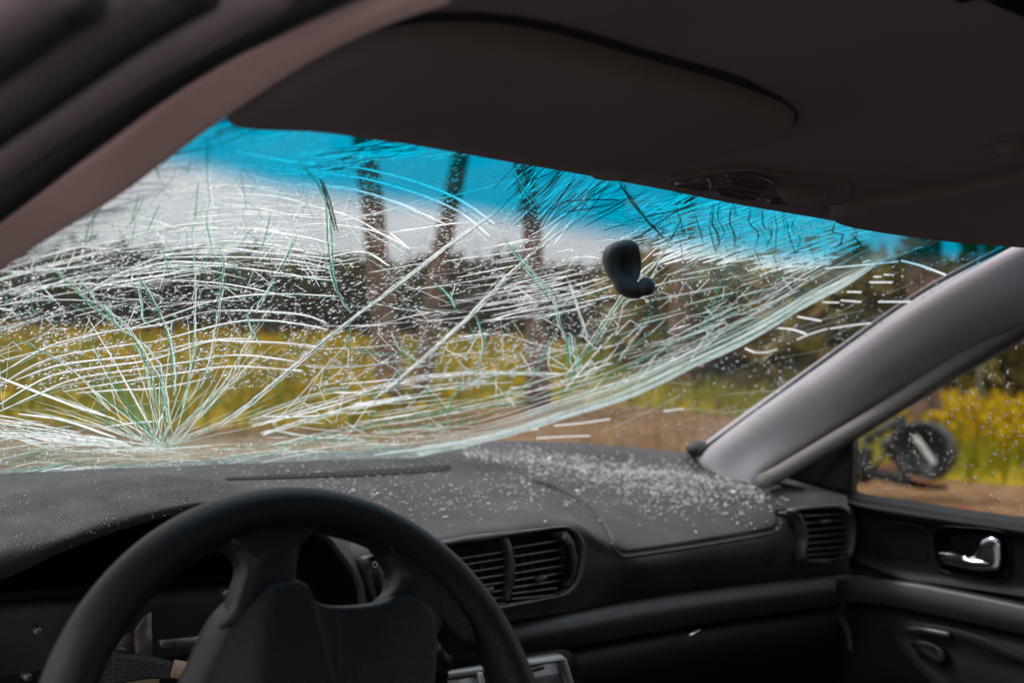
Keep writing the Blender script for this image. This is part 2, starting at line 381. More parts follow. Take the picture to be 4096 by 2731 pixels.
# flowers and grass in the field
V = []; F = []
for i in range(10000):
    az = random.uniform(6, 74); r = 11 + 38 * random.random() ** 1.3
    if i % 3 == 0: az = random.uniform(54, 74)
    if az > 50: r = 12 + 12 * random.random()
    x, y = polar(az, r)
    if random.random() > field_w(x, y) or 43 < az < 56: continue
    if noise.noise(Vector((x * 0.35, y * 0.35, 5))) < -0.12: continue
    z = ground_z(x, y) + random.uniform(0.1, 0.5); leaves(V, F, Vector((x, y, z)), random.uniform(0.03, 0.075) * (1 + r / 40), 2)
M['flower'] = leaf_mat('yellow_petals', [(0.5, 0.33, 0.004), (0.64, 0.43, 0.005), (0.45, 0.27, 0.003)])
fl = obj('yellow_flowers', V, F, M['flower'], smooth=False, kind='stuff'); fl['label'] = 'yellow flowers over the field'
V = []; F = []
for i in range(26000):
    az = random.uniform(4, 76); r = 8 + 38 * random.random() ** 1.5
    if az > 50: r = 8 + 17 * random.random()
    x, y = polar(az, r); fw_ = field_w(x, y)
    if random.random() > fw_ * 0.97 + 0.015 or (az > 55 and r < 11.6): continue
    z = ground_z(x, y); h = random.uniform(0.15, 0.45); a = random.random() * 6.3; l = Vector((math.cos(a), math.sin(a), 0))
    b = Vector((x, y, z - 0.02)); k = len(V); wd = 0.012 * (1 + r / 20)
    V += [b - l * wd, b + l * wd, b + Vector((l.y, -l.x, 0)) * h * 0.35 + Vector((0, 0, h))]; F.append((k, k + 1, k + 2))
M['grass'] = leaf_mat('grass_blades', [(0.15, 0.19, 0.01), (0.24, 0.23, 0.012), (0.3, 0.25, 0.015), (0.17, 0.15, 0.015)])
ga = obj('grass', V, F, M['grass'], smooth=False, kind='stuff'); ga['label'] = 'yellow green grass of the field'

def bark():
    m = mat('pine_bark', (0.18, 0.11, 0.08), 0.9, bump=0.8, bscale=9, var=0.45, vscale=7, spec=0.15); return m
M['bark'] = bark(); M['needles'] = leaf_mat('pine_needles', [(0.02, 0.035, 0.012), (0.04, 0.055, 0.015), (0.06, 0.065, 0.02)])
def pine(px, dist, wpx, label):
    pts = [PD(x, y, dist / ray(x, y).dot(FW) * 1.0) for x, y in px]
    base = pts[-1].copy(); gz = ground_z(base.x, base.y)
    base = Vector((base.x, base.y, gz - 0.1))
    top = pts[0]; dr = (pts[0] - pts[1]).normalized(); dr = (dr + Vector((0, 0, 1.5))).normalized()
    path = [base] + pts[::-1] + [top + dr * 2, top + dr * 4.5 + Vector((.2, .1, 0)), top + dr * 7]
    path = spline(path, 26); rad = wpx / 2 * dist / FPX
    e = empty('pine_tree', base + Vector((0, 0, 0.1)))
    tag(e, label, 'tree', 'pines standing between the car and the wood')
    loc = e.location
    Vt, Ft = tube([p - loc for p in path], lambda s: rad * (1.25 - 0.3 * smooth(0, 0.12, s) - 0.75 * s * s), 10)
    Vt = [v + (v - loc * 0).normalized() * 0 + Vector((noise.noise(v * 3), noise.noise(v * 3 + Vector((9, 0, 0))), 0)) * rad * 0.18 for v in Vt]
    obj('trunk', Vt, Ft, M['bark'], e)
    LV = []; LF = []; BV = []; BF = []
    for i in range(16):
        s = random.uniform(0.8, 1.0); p = path[int(s * 25)] - loc; a = random.random() * 6.3
        L = (1.25 - s) * 4.2; tip = p + Vector((math.cos(a) * L, math.sin(a) * L, random.uniform(-0.2, 0.7)))
        v, f = tube(spline([p, p.lerp(tip, 0.5) + Vector((0, 0, 0.15)), tip], 5), lambda q: 0.05 * (1 - q * 0.8), 5)
        BV, BF = merge((BV, BF), (v, f))
        for k in range(9):
            c = p.lerp(tip, random.uniform(0.35, 1.05)) + Vector((random.gauss(0, .2), random.gauss(0, .2), random.gauss(0, .16)))
            leaves(LV, LF, c, random.uniform(0.12, 0.3), 9)
    obj('limb', BV, BF, M['bark'], e); obj('crown', LV, LF, M['needles'], e, smooth=False)
    return e
pine([(1450, 480), (1485, 800), (1512, 1050), (1540, 1300), (1562, 1540)], 15, 104, 'leftmost pine trunk, leaning left before the pale sky')
pine([(1850, 560), (1785, 900), (1735, 1200), (1690, 1560)], 16, 84, 'pine trunk leaning right, second from the driver side')
pine([(2090, 600), (2125, 900), (2140, 1200), (2155, 1500)], 16, 88, 'straight pine trunk, third from the driver side')
pine([(2745, 700), (2735, 950), (2725, 1300), (2730, 1500)], 24, 100, 'pine trunk behind the mirror stalk at the blue glass band')
pine([(3700, 900), (3700, 1200), (3690, 1450), (3685, 1760)], 14, 150, 'thick pine trunk behind the passenger window and right roof pillar')

# ------------------------------------------------------------------ the car
car = empty('wrecked_car'); tag(car, 'dark grey cabin of a wrecked car with shattered windscreen', 'car')

# --- dashboard body
def rail(l, k=1.0): return [PY(x, y, Y * k) for x, y, Y in l]
dash_rails = [rail(l) for l in (
 [(-400,1912,1.34),(0,1880,1.40),(600,1850,1.44),(1100,1815,1.46),(1700,1785,1.49),(2000,1764,1.50),(2250,1768,1.46),(2500,1785,1.41),(2700,1806,1.35),(2850,1822,1.29),(3050,1885,1.18),(3260,1945,1.08),(3385,1982,1.025)],
 [(-400,1930,1.31),(0,1905,1.36),(600,1878,1.39),(1100,1850,1.41),(1700,1825,1.43),(2000,1805,1.44),(2250,1808,1.41),(2500,1822,1.37),(2700,1842,1.32),(2850,1856,1.27),(3050,1905,1.17),(3260,1955,1.075),(3387,1990,1.02)],
 [(-400,1985,1.24),(0,1968,1.27),(600,1940,1.30),(1100,1915,1.33),(1700,1895,1.35),(2000,1885,1.36),(2250,1885,1.34),(2500,1898,1.31),(2700,1915,1.27),(2850,1930,1.23),(3050,1955,1.15),(3260,1985,1.06),(3390,2006,1.012)],
 [(-400,2080,1.13),(0,2070,1.15),(600,2050,1.18),(1100,2030,1.20),(1500,2035,1.21),(1800,2010,1.22),(2100,1985,1.23),(2400,1985,1.22),(2650,1990,1.20),(2850,1992,1.17),(3050,2000,1.12),(3240,2008,1.05),(3392,2020,1.007)],
 [(-400,2190,1.10),(0,2190,1.11),(600,2170,1.12),(1100,2150,1.13),(1500,2145,1.125),(1800,2105,1.125),(2150,2050,1.13),(2400,2075,1.13),(2600,2095,1.12),(2850,2075,1.095),(3060,2050,1.065),(3230,2024,1.04),(3395,2028,1.0)],
 [(-400,2300,1.10),(0,2300,1.10),(600,2290,1.10),(1100,2280,1.10),(1470,2222,1.088),(1780,2163,1.085),(2260,2098,1.085),(2400,2150,1.082),(2540,2200,1.072),(2800,2162,1.052),(3070,2118,1.032),(3200,2052,1.03),(3400,2040,0.995)],
 [(-400,2420,1.12),(0,2420,1.12),(600,2410,1.12),(1100,2400,1.11),(1500,2320,1.092),(1800,2260,1.088),(2300,2190,1.085),(2420,2220,1.08),(2550,2255,1.062),(2800,2225,1.045),(3090,2180,1.025),(3200,2140,1.022),(3400,2130,0.992)],
 [(-400,2560,1.14),(0,2560,1.14),(600,2550,1.14),(1100,2540,1.13),(1550,2450,1.11),(1850,2390,1.10),(2300,2310,1.09),(2450,2300,1.08),(2560,2310,1.07),(2800,2280,1.055),(3100,2235,1.03),(3200,2215,1.025),(3400,2210,0.99)],
 [(-400,2700,1.16),(0,2700,1.16),(600,2690,1.16),(1100,2680,1.15),(1600,2570,1.13),(2000,2490,1.11),(2300,2440,1.105),(2450,2410,1.10),(2600,2390,1.09),(2850,2355,1.075),(3100,2325,1.05),(3250,2305,1.035),(3400,2288,1.0)],
)]
DV, DF = loft(dash_rails, 300, 130)
dash_b = bvh_of(DV, DF)
vent_c = [(1468,2232),(1560,2212),(1780,2172),(2000,2140),(2230,2108),(2275,2112),(2310,2140),(2330,2190),(2328,2260),(2305,2330),(2262,2372),(2180,2394),(1900,2448),(1700,2486),(1600,2500),(1540,2480),(1500,2380),(1478,2300)]
vent_r = [(3180,2040),(3240,2030),(3330,2024),(3378,2026),(3400,2045),(3412,2085),(3415,2140),(3405,2200),(3380,2235),(3300,2245),(3225,2240),(3215,2200),(3222,2150),(3205,2090),(3185,2060)]
cav = [(-600,2420),(0,2300),(250,2200),(500,2110),(700,2065),(900,2050),(1100,2070),(1280,2145),(1350,2220),(1400,2300),(1430,2380),(1440,2480),(1440,2900),(-600,2900)]
DF2 = cut(DV, DF, [(x + (1900 - x) * 0.015, y + (2300 - y) * 0.03) for x, y in vent_c])
DF2 = cut(DV, DF2, [(x + (3300 - x) * 0.04, y + (2140 - y) * 0.04) for x, y in vent_r])
DF2 = cut(DV, DF2, cav)
dash = obj('dashboard', DV, DF2, M['dash'], car)
dash['label'] = 'charcoal grained dashboard sprinkled with glass'

# passenger airbag cover with its seam
air = vspl([(2125,1912),(2230,1958),(2330,2010),(2400,2078),(2438,2145),(2470,2195),(2525,2208),(2800,2168),(3075,2118),(3108,2090),(3098,2055),(3060,2000),(3005,1975),(2850,1930),(2700,1898),(2400,1902)], 90, True)
V, F = patch(dash_b, air, (2760, 2040), [(1.012, -0.006), (1.004, -0.005), (1.0, -0.004)])
obj('seam_gap', V, F[:-1], M['void'], dash)
V, F = patch(dash_b, air, (2760, 2040), [(1.0, -0.004), (0.998, 0.0025), (0.985, 0.0045), (0.95, 0.005), (0.85, 0.005), (0.7, 0.005), (0.55, 0.005), (0.4, 0.005), (0.25, 0.005), (0.1, 0.005)])
obj('airbag_cover', V, F, M['dash'], dash)
# seam ledge under the cover (worn pale edge)
pts = [hit(dash_b, x, y) for x, y in vspl([(2440,2170),(2475,2212),(2530,2224),(2800,2184),(3075,2135),(3118,2108)], 40)]
V, F = tube([p + n * 0.0015 for p, n in pts], 0.0018, 6); obj('worn_edge', V, F, M['slat'], dash)
# defroster grille along the glass
top = vspl([(900,1912),(1200,1896),(1500,1880),(1780,1862),(1800,1868)], 60); bot = vspl([(905,1920),(1200,1912),(1500,1902),(1770,1884),(1800,1872)], 60)
V = []; F = grid_faces(60, 2)
for row in (top, bot):
    for x, y in row: l, n = hit(dash_b, x, y); V.append(l + n * 0.0012)
grl = obj('defroster_grille', V, F, M['void'], dash)
for i in range(4, 58):
    a = [hit(dash_b, top[i][0] * (1 - t) + bot[i][0] * t, top[i][1] * (1 - t) + bot[i][1] * t) for t in (0.0, 0.48)]
    if i % 2: a = [hit(dash_b, top[i][0] * (1 - t) + bot[i][0] * t, top[i][1] * (1 - t) + bot[i][1] * t) for t in (0.52, 1.0)]
    v, f = bar(a[0][0] + a[0][1] * 0.0014, a[1][0] + a[1][1] * 0.0014, 0.002, 0.0008, a[0][1]); obj('grille_bar', v, f, M['dash'], dash, smooth=False)
# small demister slots by the passenger pillar
for k in range(7):
    x = 3050 + k * 24; l, n = hit(dash_b, x, 1915 + k * 6.5)
    if l is None: continue
    v, f = inset_prism([l + n * 0.002 + Vector((math.cos(a) * 0.0045, math.sin(a) * 0.012, math.sin(a) * -0.001)) for a in [i * math.pi / 5 for i in range(10)]], n, 0.001, 0.0005)
    obj('demister_slot', v, f, M['void'], dash)
# rounded knob at the foot of the passenger pillar
c = PY(2800, 1795, 1.30); v, f = rings([c + Vector((math.cos(a) * 0.022, 0, math.sin(a) * 0.014)) for a in [i * math.pi / 8 for i in range(16)]], Vector((0, -1, 0)), [(0.6, -0.02), (1, -0.01), (1, 0.0), (0.8, 0.008), (0.4, 0.012)])
obj('corner_cap', v, f, M['dash'], dash)

# --- decor strip, glovebox, lower dash
s_top = [(1640,2592),(1900,2535),(2040,2500),(2300,2448),(2600,2391),(2850,2355),(3100,2325),(3343,2297)]
s_bot = [(1640,2720),(1900,2665),(2063,2625),(2300,2585),(2600,2530),(2850,2487),(3100,2452),(3343,2419)]
sy = [1.13, 1.11, 1.10, 1.085, 1.07, 1.055, 1.035, 1.01]
rl = []
for t, dy in ((0.0, 0.03), (0.0, 0.004), (0.12, -0.006), (0.5, -0.012), (0.88, -0.002), (1.0, 0.006), (1.0, 0.03)):
    rl.append([PY(a[0] * (1 - t) + b[0] * t, a[1] * (1 - t) + b[1] * t, Y + dy) for a, b, Y in zip(s_top, s_bot, sy)])
V, F = loft(rl, 80, 30); obj('decor_strip', V, F, M['silver'], car)['label'] = 'matt grey decor strip across the dashboard'
rl = [[PY(x, y + d, Y + e) for (x, y), Y in zip(s_bot, sy)] for d, e in ((-6, 0.02), (4, 0.012), (60, 0.0), (200, 0.0), (420, 0.03))]
V, F = loft(rl, 60, 20); gb = obj('glovebox', V, F, M['black'], car)
a = PY(2785, 2532, 1.04); v, f = inset_prism([a + Vector((sx * 0.012, 0, sz * 0.0025 + sx * 0.002)) for sx, sz in ((-1, -1), (1, -1), (1, 1), (-1, 1))], Vector((0, -1, 0)), 0.004, 0.001); obj('latch', v, f, M['chrome'], gb)
# corner trim between glovebox and door
rl = [[PX(x, y, 0.66) for x, y in q] for q in (((3290,2432),(3345,2470),(3380,2530),(3395,2600)), ((3320,2428),(3370,2460),(3400,2520),(3412,2600)))]
V, F = loft(rl, 20, 4); obj('corner_trim', V, F, M['silver'], gb)

# --- instrument hood (driver side) and the gutted cavity
hood_rails = [rail(l) for l in (
 [(-500,2190,1.30),(0,2010,1.34),(300,1960,1.36),(640,1935,1.36),(900,1955,1.34),(1150,2040,1.30),(1330,2120,1.24),(1450,2220,1.19),(1505,2330,1.15),(1520,2480,1.14)],
 [(-500,2110,1.17),(0,1970,1.19),(250,1922,1.20),(640,1897,1.20),(900,1922,1.195),(1120,1978,1.18),(1300,2060,1.16),(1420,2160,1.14),(1485,2300,1.13),(1500,2480,1.13)],
 [(-500,2220,1.10),(0,2085,1.115),(250,2025,1.12),(600,1955,1.13),(900,1955,1.13),(1120,2010,1.125),(1290,2088,1.115),(1405,2190,1.105),(1470,2320,1.10),(1488,2480,1.10)],
 [(-500,2320,1.045),(0,2180,1.06),(238,2125,1.065),(500,2040,1.075),(774,1996,1.085),(1000,2010,1.09),(1270,2105,1.085),(1385,2210,1.08),(1452,2330,1.078),(1470,2480,1.078)],
 [(-500,2400,1.035),(0,2255,1.048),(238,2172,1.052),(460,2095,1.06),(774,2018,1.072),(1000,2028,1.078),(1275,2125,1.075),(1370,2218,1.07),(1438,2330,1.068),(1456,2480,1.068)],
 [(-500,2455,1.05),(0,2316,1.06),(238,2210,1.065),(506,2110,1.07),(792,2040,1.08),(1000,2046,1.085),(1270,2140,1.083),(1350,2220,1.08),(1420,2330,1.078),(1440,2480,1.078)],
 [(-500,2470,1.10),(0,2322,1.11),(238,2218,1.12),(506,2122,1.13),(792,2060,1.14),(1000,2070,1.14),(1240,2165,1.14),(1310,2240,1.13),(1370,2330,1.12),(1395,2480,1.12)],
 [(-500,2480,1.25),(0,2340,1.26),(238,2250,1.28),(506,2160,1.29),(792,2110,1.29),(1000,2120,1.29),(1180,2190,1.28),(1240,2260,1.26),(1270,2330,1.25),(1290,2480,1.25)],
)]
HV, HF = loft(hood_rails[:6], 130, 60); hIV, hIF = loft(hood_rails[5:], 80, 16)
hood = obj('instrument_hood', HV, HF, M['leather'], car); hood['label'] = 'dusty leather grained hood over the empty instrument hole'
hood_b = bvh_of(HV, HF); obj('hood_lining', hIV, hIF, M['black'], hood)
# cavity: back wall, sides, brackets, loom
cavity = empty('instrument_cavity', parent=car); cavity['label'] = 'gutted instrument hole with bare brackets and wires'
V = []; F = []
bw = [PY(-700, 2000, 1.34), PY(1500, 1990, 1.34), PY(1500, 3300, 1.34), PY(-700, 3300, 1.34)]
obj('back_wall', bw, [(0, 1, 2, 3)], M['void'], cavity, smooth=False)
rl = [[PY(-300, 2400, 1.2), PY(0, 2352, 1.2), PY(400, 2318, 1.2), PY(800, 2290, 1.2), PY(1200, 2270, 1.2)], [PY(-300, 2430, 1.13), PY(0, 2372, 1.13), PY(400, 2335, 1.13), PY(800, 2300, 1.13), PY(1200, 2275, 1.13)], [PY(-300, 2220, 1.22), PY(0, 2210, 1.22), PY(400, 2150, 1.24), PY(800, 2100, 1.25), PY(1200, 2120, 1.25)]]
V, F = loft([rl[1], rl[0], rl[2]], 30, 10); obj('inner_shroud', V, F, M['black'], cavity)
rl = [[PY(x, y, Y) for x, y in q] for q, Y in ((((-300,2440),(0,2400),(400,2375),(700,2335),(960,2320)), 1.19), (((-300,2500),(0,2450),(400,2420),(700,2390),(960,2380)), 1.16), (((-300,2720),(0,2700),(400,2650),(700,2620),(960,2600)), 1.18))]
V, F = loft(rl, 30, 12); obj('lower_shroud', V, F, M['dash'], cavity)
def plate(px, Y, name, m, parent, dep=0.006):
    o_ = [PY(x, y, Y) for x, y in px]; v, f = inset_prism(o_, Vector((0, -1, 0)), dep, 0.0015); return obj(name, v, f, m, parent)
plate([(570,2470),(608,2440),(612,2600),(610,2731),(575,2760),(545,2600),(540,2520)], 1.14, 'bracket', M['steel'], cavity)
plate([(500,2540),(560,2510),(565,2600),(540,2620),(440,2640),(460,2590)], 1.15, 'bracket', M['steel'], cavity)
plate([(640,2560),(720,2552),(850,2535),(845,2575),(700,2592),(650,2590)], 1.12, 'bracket', M['steel'], cavity)
plate([(430,2595),(490,2585),(520,2600),(470,2612)], 1.12, 'bracket', M['steel'], cavity)
for x, y in ((152, 2520), (905, 2370), (112, 2705)):
    c = PY(x, y, 1.12); v, f = rings([c + Vector((math.cos(a) * 0.004, 0, math.sin(a) * 0.004)) for a in [i * math.pi / 5 for i in range(10)]], Vector((0, -1, 0)), [(1, -0.01), (1, 0), (0.7, 0.002)]); obj('screw', v, f, M['steel'], cavity)
for k in range(6):
    pth = spline([PY(300 - 20 * k, 2640 + k * 26, 1.1), PY(470, 2630 + k * 17, 1.08), PY(600, 2640 + k * 11, 1.07), PY(700, 2668 + k * 6, 1.06)], 24)
    v, f = tube(pth, 0.0045, 8); obj('wire_loom', v, f, M['loom'], cavity)
pth = spline([PY(690, 2672, 1.055), PY(735, 2680, 1.05), PY(790, 2692, 1.045)], 10)
v, f = tube(pth, 0.0085, 10, sq=0.8); obj('taped_connector', v, f, M['tan'], cavity)
plate([(520,2690),(640,2680),(640,2760),(510,2760)], 1.09, 'connector_block', M['tan'], cavity)

# --- air vents
def vent(name, outline, Y, lab):
    e = empty(name, parent=car); e['label'] = lab
    o_ = [PY(x, y, Y) for x, y in vspl(outline, 72, True)]; c = sum(o_, Vector()) / 72; n = Vector((0, -1, 0.12)).normalized()
    V = []
    for s, h in ((1.03, -0.012), (1.03, 0.0), (1.015, 0.004), (0.985, 0.004), (0.97, 0.0), (0.965, -0.035)):
        for p in o_:
            q = p - c; L = q.length; V.append(c + q * (1 + (s - 1) * 0.14 / max(L, 0.03)) + n * h)
    obj('bezel', V, grid_faces(72, 6, 0, True), M['slat'], e)
    bk = [p - n * 0.034 for p in o_]; obj('back', bk, [tuple(range(72))], M['void'], e, smooth=False)
    return e
def slat(e, x0, y0, x1, y1, Y, dep=0.014, th=0.0026):
    a = PY(x0, y0, Y); b = PY(x1, y1, Y); n = Vector((0, -1, 0.35)).normalized()
    v, f = bar(a - n * dep / 2, b - n * dep / 2, dep, th, Vector((0, 0.35, 1)).normalized()); o_ = obj('slat', v, f, M['slat'], e, smooth=False)
    md = o_.modifiers.new('bev', 'BEVEL'); md.width = 0.0008; md.segments = 2
vc = vent('air_vent', vent_c, 1.078, 'wide twin centre air vent with curved slats')
L0 = [2190,2226,2263,2294,2322,2349,2373,2394]; R0 = [2156,2193,2226,2258,2288,2317,2345,2372]
for a, b in zip(L0, R0): slat(vc, 2048, a, 2262 - max(0, (a - 2320)) * 0.6, b + max(0, (a - 2320)) * 0.09, 1.084)
L1 = [2205,2232,2264,2296,2326,2357,2385,2410]
for a in L1: slat(vc, 1560 + max(0, a - 2330) * 0.6, a + 0.155 * 462, 2022, a, 1.084)
def vplate(e, px, Y, name, m, dep=0.02, n=Vector((0, -1, 0.1)).normalized()):
    v, f = inset_prism([PY(x, y, Y) for x, y in px], n, dep, 0.0012); return obj(name, v, f, m, e)
vplate(vc, [(2016,2150),(2032,2145),(2052,2190),(2064,2260),(2060,2330),(2040,2400),(2022,2404),(2040,2330),(2043,2260),(2034,2195)], 1.077, 'divider', M['slat'])
vplate(vc, [(2228,2128),(2268,2122),(2300,2165),(2312,2230),(2305,2290),(2285,2340),(2268,2345),(2280,2285),(2278,2220),(2258,2165)], 1.076, 'side_panel', M['slat'])
vplate(vc, [(2270,2172),(2288,2168),(2300,2215),(2298,2270),(2284,2320),(2274,2320),(2284,2265),(2284,2215)], 1.071, 'thumb_wheel', M['black'], 0.01)
vplate(vc, [(1480,2242),(1535,2232),(1548,2290),(1565,2360),(1590,2420),(1535,2440),(1505,2360)], 1.076, 'side_panel', M['slat'])
vplate(vc, [(1498,2290),(1522,2284),(1534,2340),(1550,2400),(1525,2410),(1508,2350)], 1.071, 'thumb_wheel', M['black'], 0.01)
for (x, y, rr) in ((1500, 2257, 9), (2258, 2144, 8)):
    c = PY(x, y, 1.0745); k = rr / FPX * 1.42; v, f = tube([c + Vector((math.cos(a) * k, 0, math.sin(a) * k)) for a in [i * math.pi / 10 for i in range(20)]], 0.0006, 6, True, updir=Vector((0, 1, 0)))
    obj('ring_mark', v, f, M['mark'], vc)
for (x, y) in ((2175, 2312), (1960, 2360)):
    c = PY(x, y, 1.074); v, f = inset_prism([c + Vector((sx * 0.0065, 0, sz * 0.003 + sx * 0.001)) for sx, sz in ((-1, -.6), (-.8, -1), (.8, -1), (1, -.6), (1, .6), (.8, 1), (-.8, 1), (-1, .6))], Vector((0, -1, .1)).normalized(), 0.012, 0.001); obj('vent_tab', v, f, M['slat'], vc)
for k in range(5):
    for a, b in (((2085 + k * 38), 2230), ((1850 + k * 36), 2270)):
        v, f = bar(PY(a, b - 20 - k * 5.5, 1.098), PY(a + 6, b + 110 - k * 5.5, 1.098), 0.0015, 0.006, Vector((0, 1, 0))); obj('rear_fin', v, f, M['slat'], vc, smooth=False)
vr = vent('air_vent', vent_r, 1.012, 'small passenger end air vent beside the door')
for a, b in zip([2062,2092,2120,2147,2173,2198,2220], [2052,2078,2104,2131,2158,2183,2207]): slat(vr, 3216, a, 3396, b, 1.018, 0.012, 0.0028)
vplate(vr, [(3190,2052),(3204,2052),(3226,2100),(3234,2150),(3228,2205),(3220,2205),(3222,2150),(3212,2100)], 1.01, 'thumb_wheel', M['slat'], 0.015)
vplate(vr, [(3290,2080),(3325,2076),(3325,2092),(3290,2096)], 1.006, 'vent_tab', M['slat'], 0.008)

# --- centre console top
cons = empty('centre_console', parent=car); cons['label'] = 'silver framed console with slider below the strip'
cpl = [(1700,2760),(1750,2715),(1900,2670),(2060,2625),(2200,2598),(2270,2592),(2310,2610),(2335,2670),(2360,2760),(2385,2900),(1700,3000)]
v, f = inset_prism([PY(x, y, 1.045) for x, y in vspl(cpl, 60, True)], Vector((0, -1, 0.25)).normalized(), 0.06, 0.008); obj('housing', v, f, M['black'], cons)
plate([(1790,2690),(2070,2646),(2245,2617),(2268,2632),(2300,2740),(2330,2860),(2290,2860),(2262,2740),(2238,2640),(2070,2668),(1790,2712)], 1.034, 'frame', M['console'], cons, 0.01)
cf = plate([(2070,2674),(2232,2645),(2254,2740),(2285,2860),(2070,2900)], 1.037, 'fascia', M['console'], cons, 0.004)
cf2 = plate([(1800,2722),(1912,2702),(1930,2780),(1940,2900),(1800,2900)], 1.037, 'fascia', M['console'], cons, 0.004)
for k in range(9):
    v, f = bar(PY(2110, 2716 + k * 9, 1.0355), PY(2258 + k * 2, 2690 + k * 9, 1.0355), 0.0012, 0.0012, Vector((0, 1, 0))); obj('rib', v, f, M['slat'], cons, smooth=False)
v, f = inset_prism([PY(x, y, 1.028) for x, y in vspl([(2128,2672),(2150,2664),(2175,2660),(2182,2666),(2176,2676),(2150,2684),(2132,2688),(2124,2682)], 24, True)], Vector((0, -1, 0.2)).normalized(), 0.01, 0.001); obj('slider_knob', v, f, M['slat'], cons)
plate([(1917,2690),(1932,2688),(1952,2780),(1960,2860),(1944,2860),(1934,2780)], 1.03, 'frame', M['console'], cons, 0.01)
# stalk end behind the wheel
st = empty('wiper_stalk', parent=car)
c0 = PY(1660, 2800, 0.80); pth = spline([PY(1500, 2900, 0.84), PY(1650, 2760, 0.82), PY(1720, 2690, 0.80), PY(1745, 2640, 0.795), PY(1735, 2605, 0.79)], 20)
v, f = tube(pth, lambda s: 0.006 + 0.0085 * smooth(0.3, 0.7, s) - 0.007 * smooth(0.86, 1.0, s), 14); obj('lever', v, f, M['black'], st)
v, f = tube([p + Vector((0.004, 0.01, 0.003)) for p in pth[9:]], lambda s: 0.017 - 0.006 * smooth(0.6, 1, s), 14, sq=0.8); obj('stalk_sleeve', v, f, M['dash'], st)
v, f = bar(PY(1704, 2690, 0.775), PY(1706, 2715, 0.775), 0.0008, 0.0008, Vector((0, 1, 0))); v2, f2 = bar(PY(1698, 2716, 0.775), PY(1707, 2715, 0.775), 0.0008, 0.0008, Vector((0, 1, 0)))
obj('stalk_symbol', *merge((v, f), (v2, f2)), M['mark'], st, smooth=False)

# --- steering wheel
sw = empty('steering_wheel', parent=car); sw['label'] = 'worn black leather steering wheel turned to the left'
WC = Vector((-0.421, 0.691, 0.840)); tl_ = R(22); WN = Vector((0, -math.cos(tl_), math.sin(tl_)))
wx = Vector((1, 0, 0)); wy = WN.cross(wx)
def WP(x, y, h=0): return PP(x, y, WC + WN * h, WN)
V, F = [], []
nR, nS = 140, 20
for i in range(nR):
    a = 2 * math.pi * i / nR; rd = wx * math.cos(a) + wy * math.sin(a)
    for k in range(nS):
        b = 2 * math.pi * k / nS
        V.append(WC + rd * (0.180 + 0.0165 * math.cos(b)) + WN * 0.0185 * math.sin(b))
for i in range(nR):
    for k in range(nS): F.append((i * nS + k, ((i + 1) % nR) * nS + k, ((i + 1) % nR) * nS + (k + 1) % nS, i * nS + (k + 1) % nS))
obj('rim', V, F, M['wheel'], sw)
def wplate(px, prof, name, m, n=60, center=None):
    o_ = [WP(x, y) for x, y in vspl(px, n, True)]; v, f = rings(o_, WN, prof, WP(*center) if center else None); return obj(name, v, f, m, sw)
sp = [(1, -0.016), (1.0, -0.002), (0.96, 0.005), (0.88, 0.009), (0.7, 0.0105), (0.4, 0.011)]
wplate([(880,2150),(1030,2080),(1190,2070),(1270,2090),(1215,2150),(1188,2210),(1176,2280),(1170,2360),(1150,2480),(900,2520),(925,2430),(955,2340),(975,2270),(960,2210)], sp, 'spoke', M['wheel'], center=(1070, 2290))
wplate([(1500,2140),(1640,2200),(1780,2330),(1880,2480),(1900,2600),(1840,2600),(1770,2520),(1700,2600),(1560,2520),(1530,2400),(1566,2360),(1582,2310),(1580,2270),(1550,2220)], sp, 'spoke', M['wheel'], center=(1680, 2420))
pad = [(640,3000),(700,2870),(770,2731),(825,2610),(868,2510),(915,2430),(965,2375),(1015,2335),(1090,2318),(1155,2322),(1180,2350),(1202,2396),(1250,2420),(1330,2427),(1420,2422),(1500,2408),(1560,2385),(1620,2382),(1680,2405),(1712,2455),(1720,2560),(1712,2731),(1690,3000),(1600,3250),(1300,3400),(900,3350),(660,3200)]
po = [WP(x, y) for x, y in vspl(pad, 120, True)]; pc = WP(1270, 2800)
sq_ = [1 - 0.95 * (i / 27) ** 1.5 for i in range(28)]
V, F = rings(po, WN, [(1.0, -0.03)] + [(q, 0.004 + 0.016 * (1 - max(0, 1 - (1 - q) / 0.10) ** 2) + 0.007 * (1 - q)) for q in sq_], pc)
padv = []
for v in V:                                  # the pad's left third is a facet falling away from a straight crease
    px, py = proj(v); rx = 1075 - (py - 2340) * 0.12
    h = (v - WC).dot(WN)
    if h > -0.01: v = v - WN * min(0.034, 0.00013 * (math.sqrt((rx - px) ** 2 + 900) + rx - px) / 2) * smooth(-0.01, 0.006, h)
    padv.append(v)
obj('airbag_pad', padv, F, M['wheel'], sw)
v, f = tube([WP(1352, 2445, 0.0205), WP(1356, 2480, 0.0212), WP(1359, 2600, 0.0235), WP(1362, 2760, 0.026)], 0.0009, 6); obj('pad_seam', v, f, M['wheel'], sw)
v, f = tube([WC - WN * 0.02 , WC - WN * 0.30], lambda s: 0.045 + 0.02 * s, 20); obj('column_shroud', v, f, M['black'], sw)

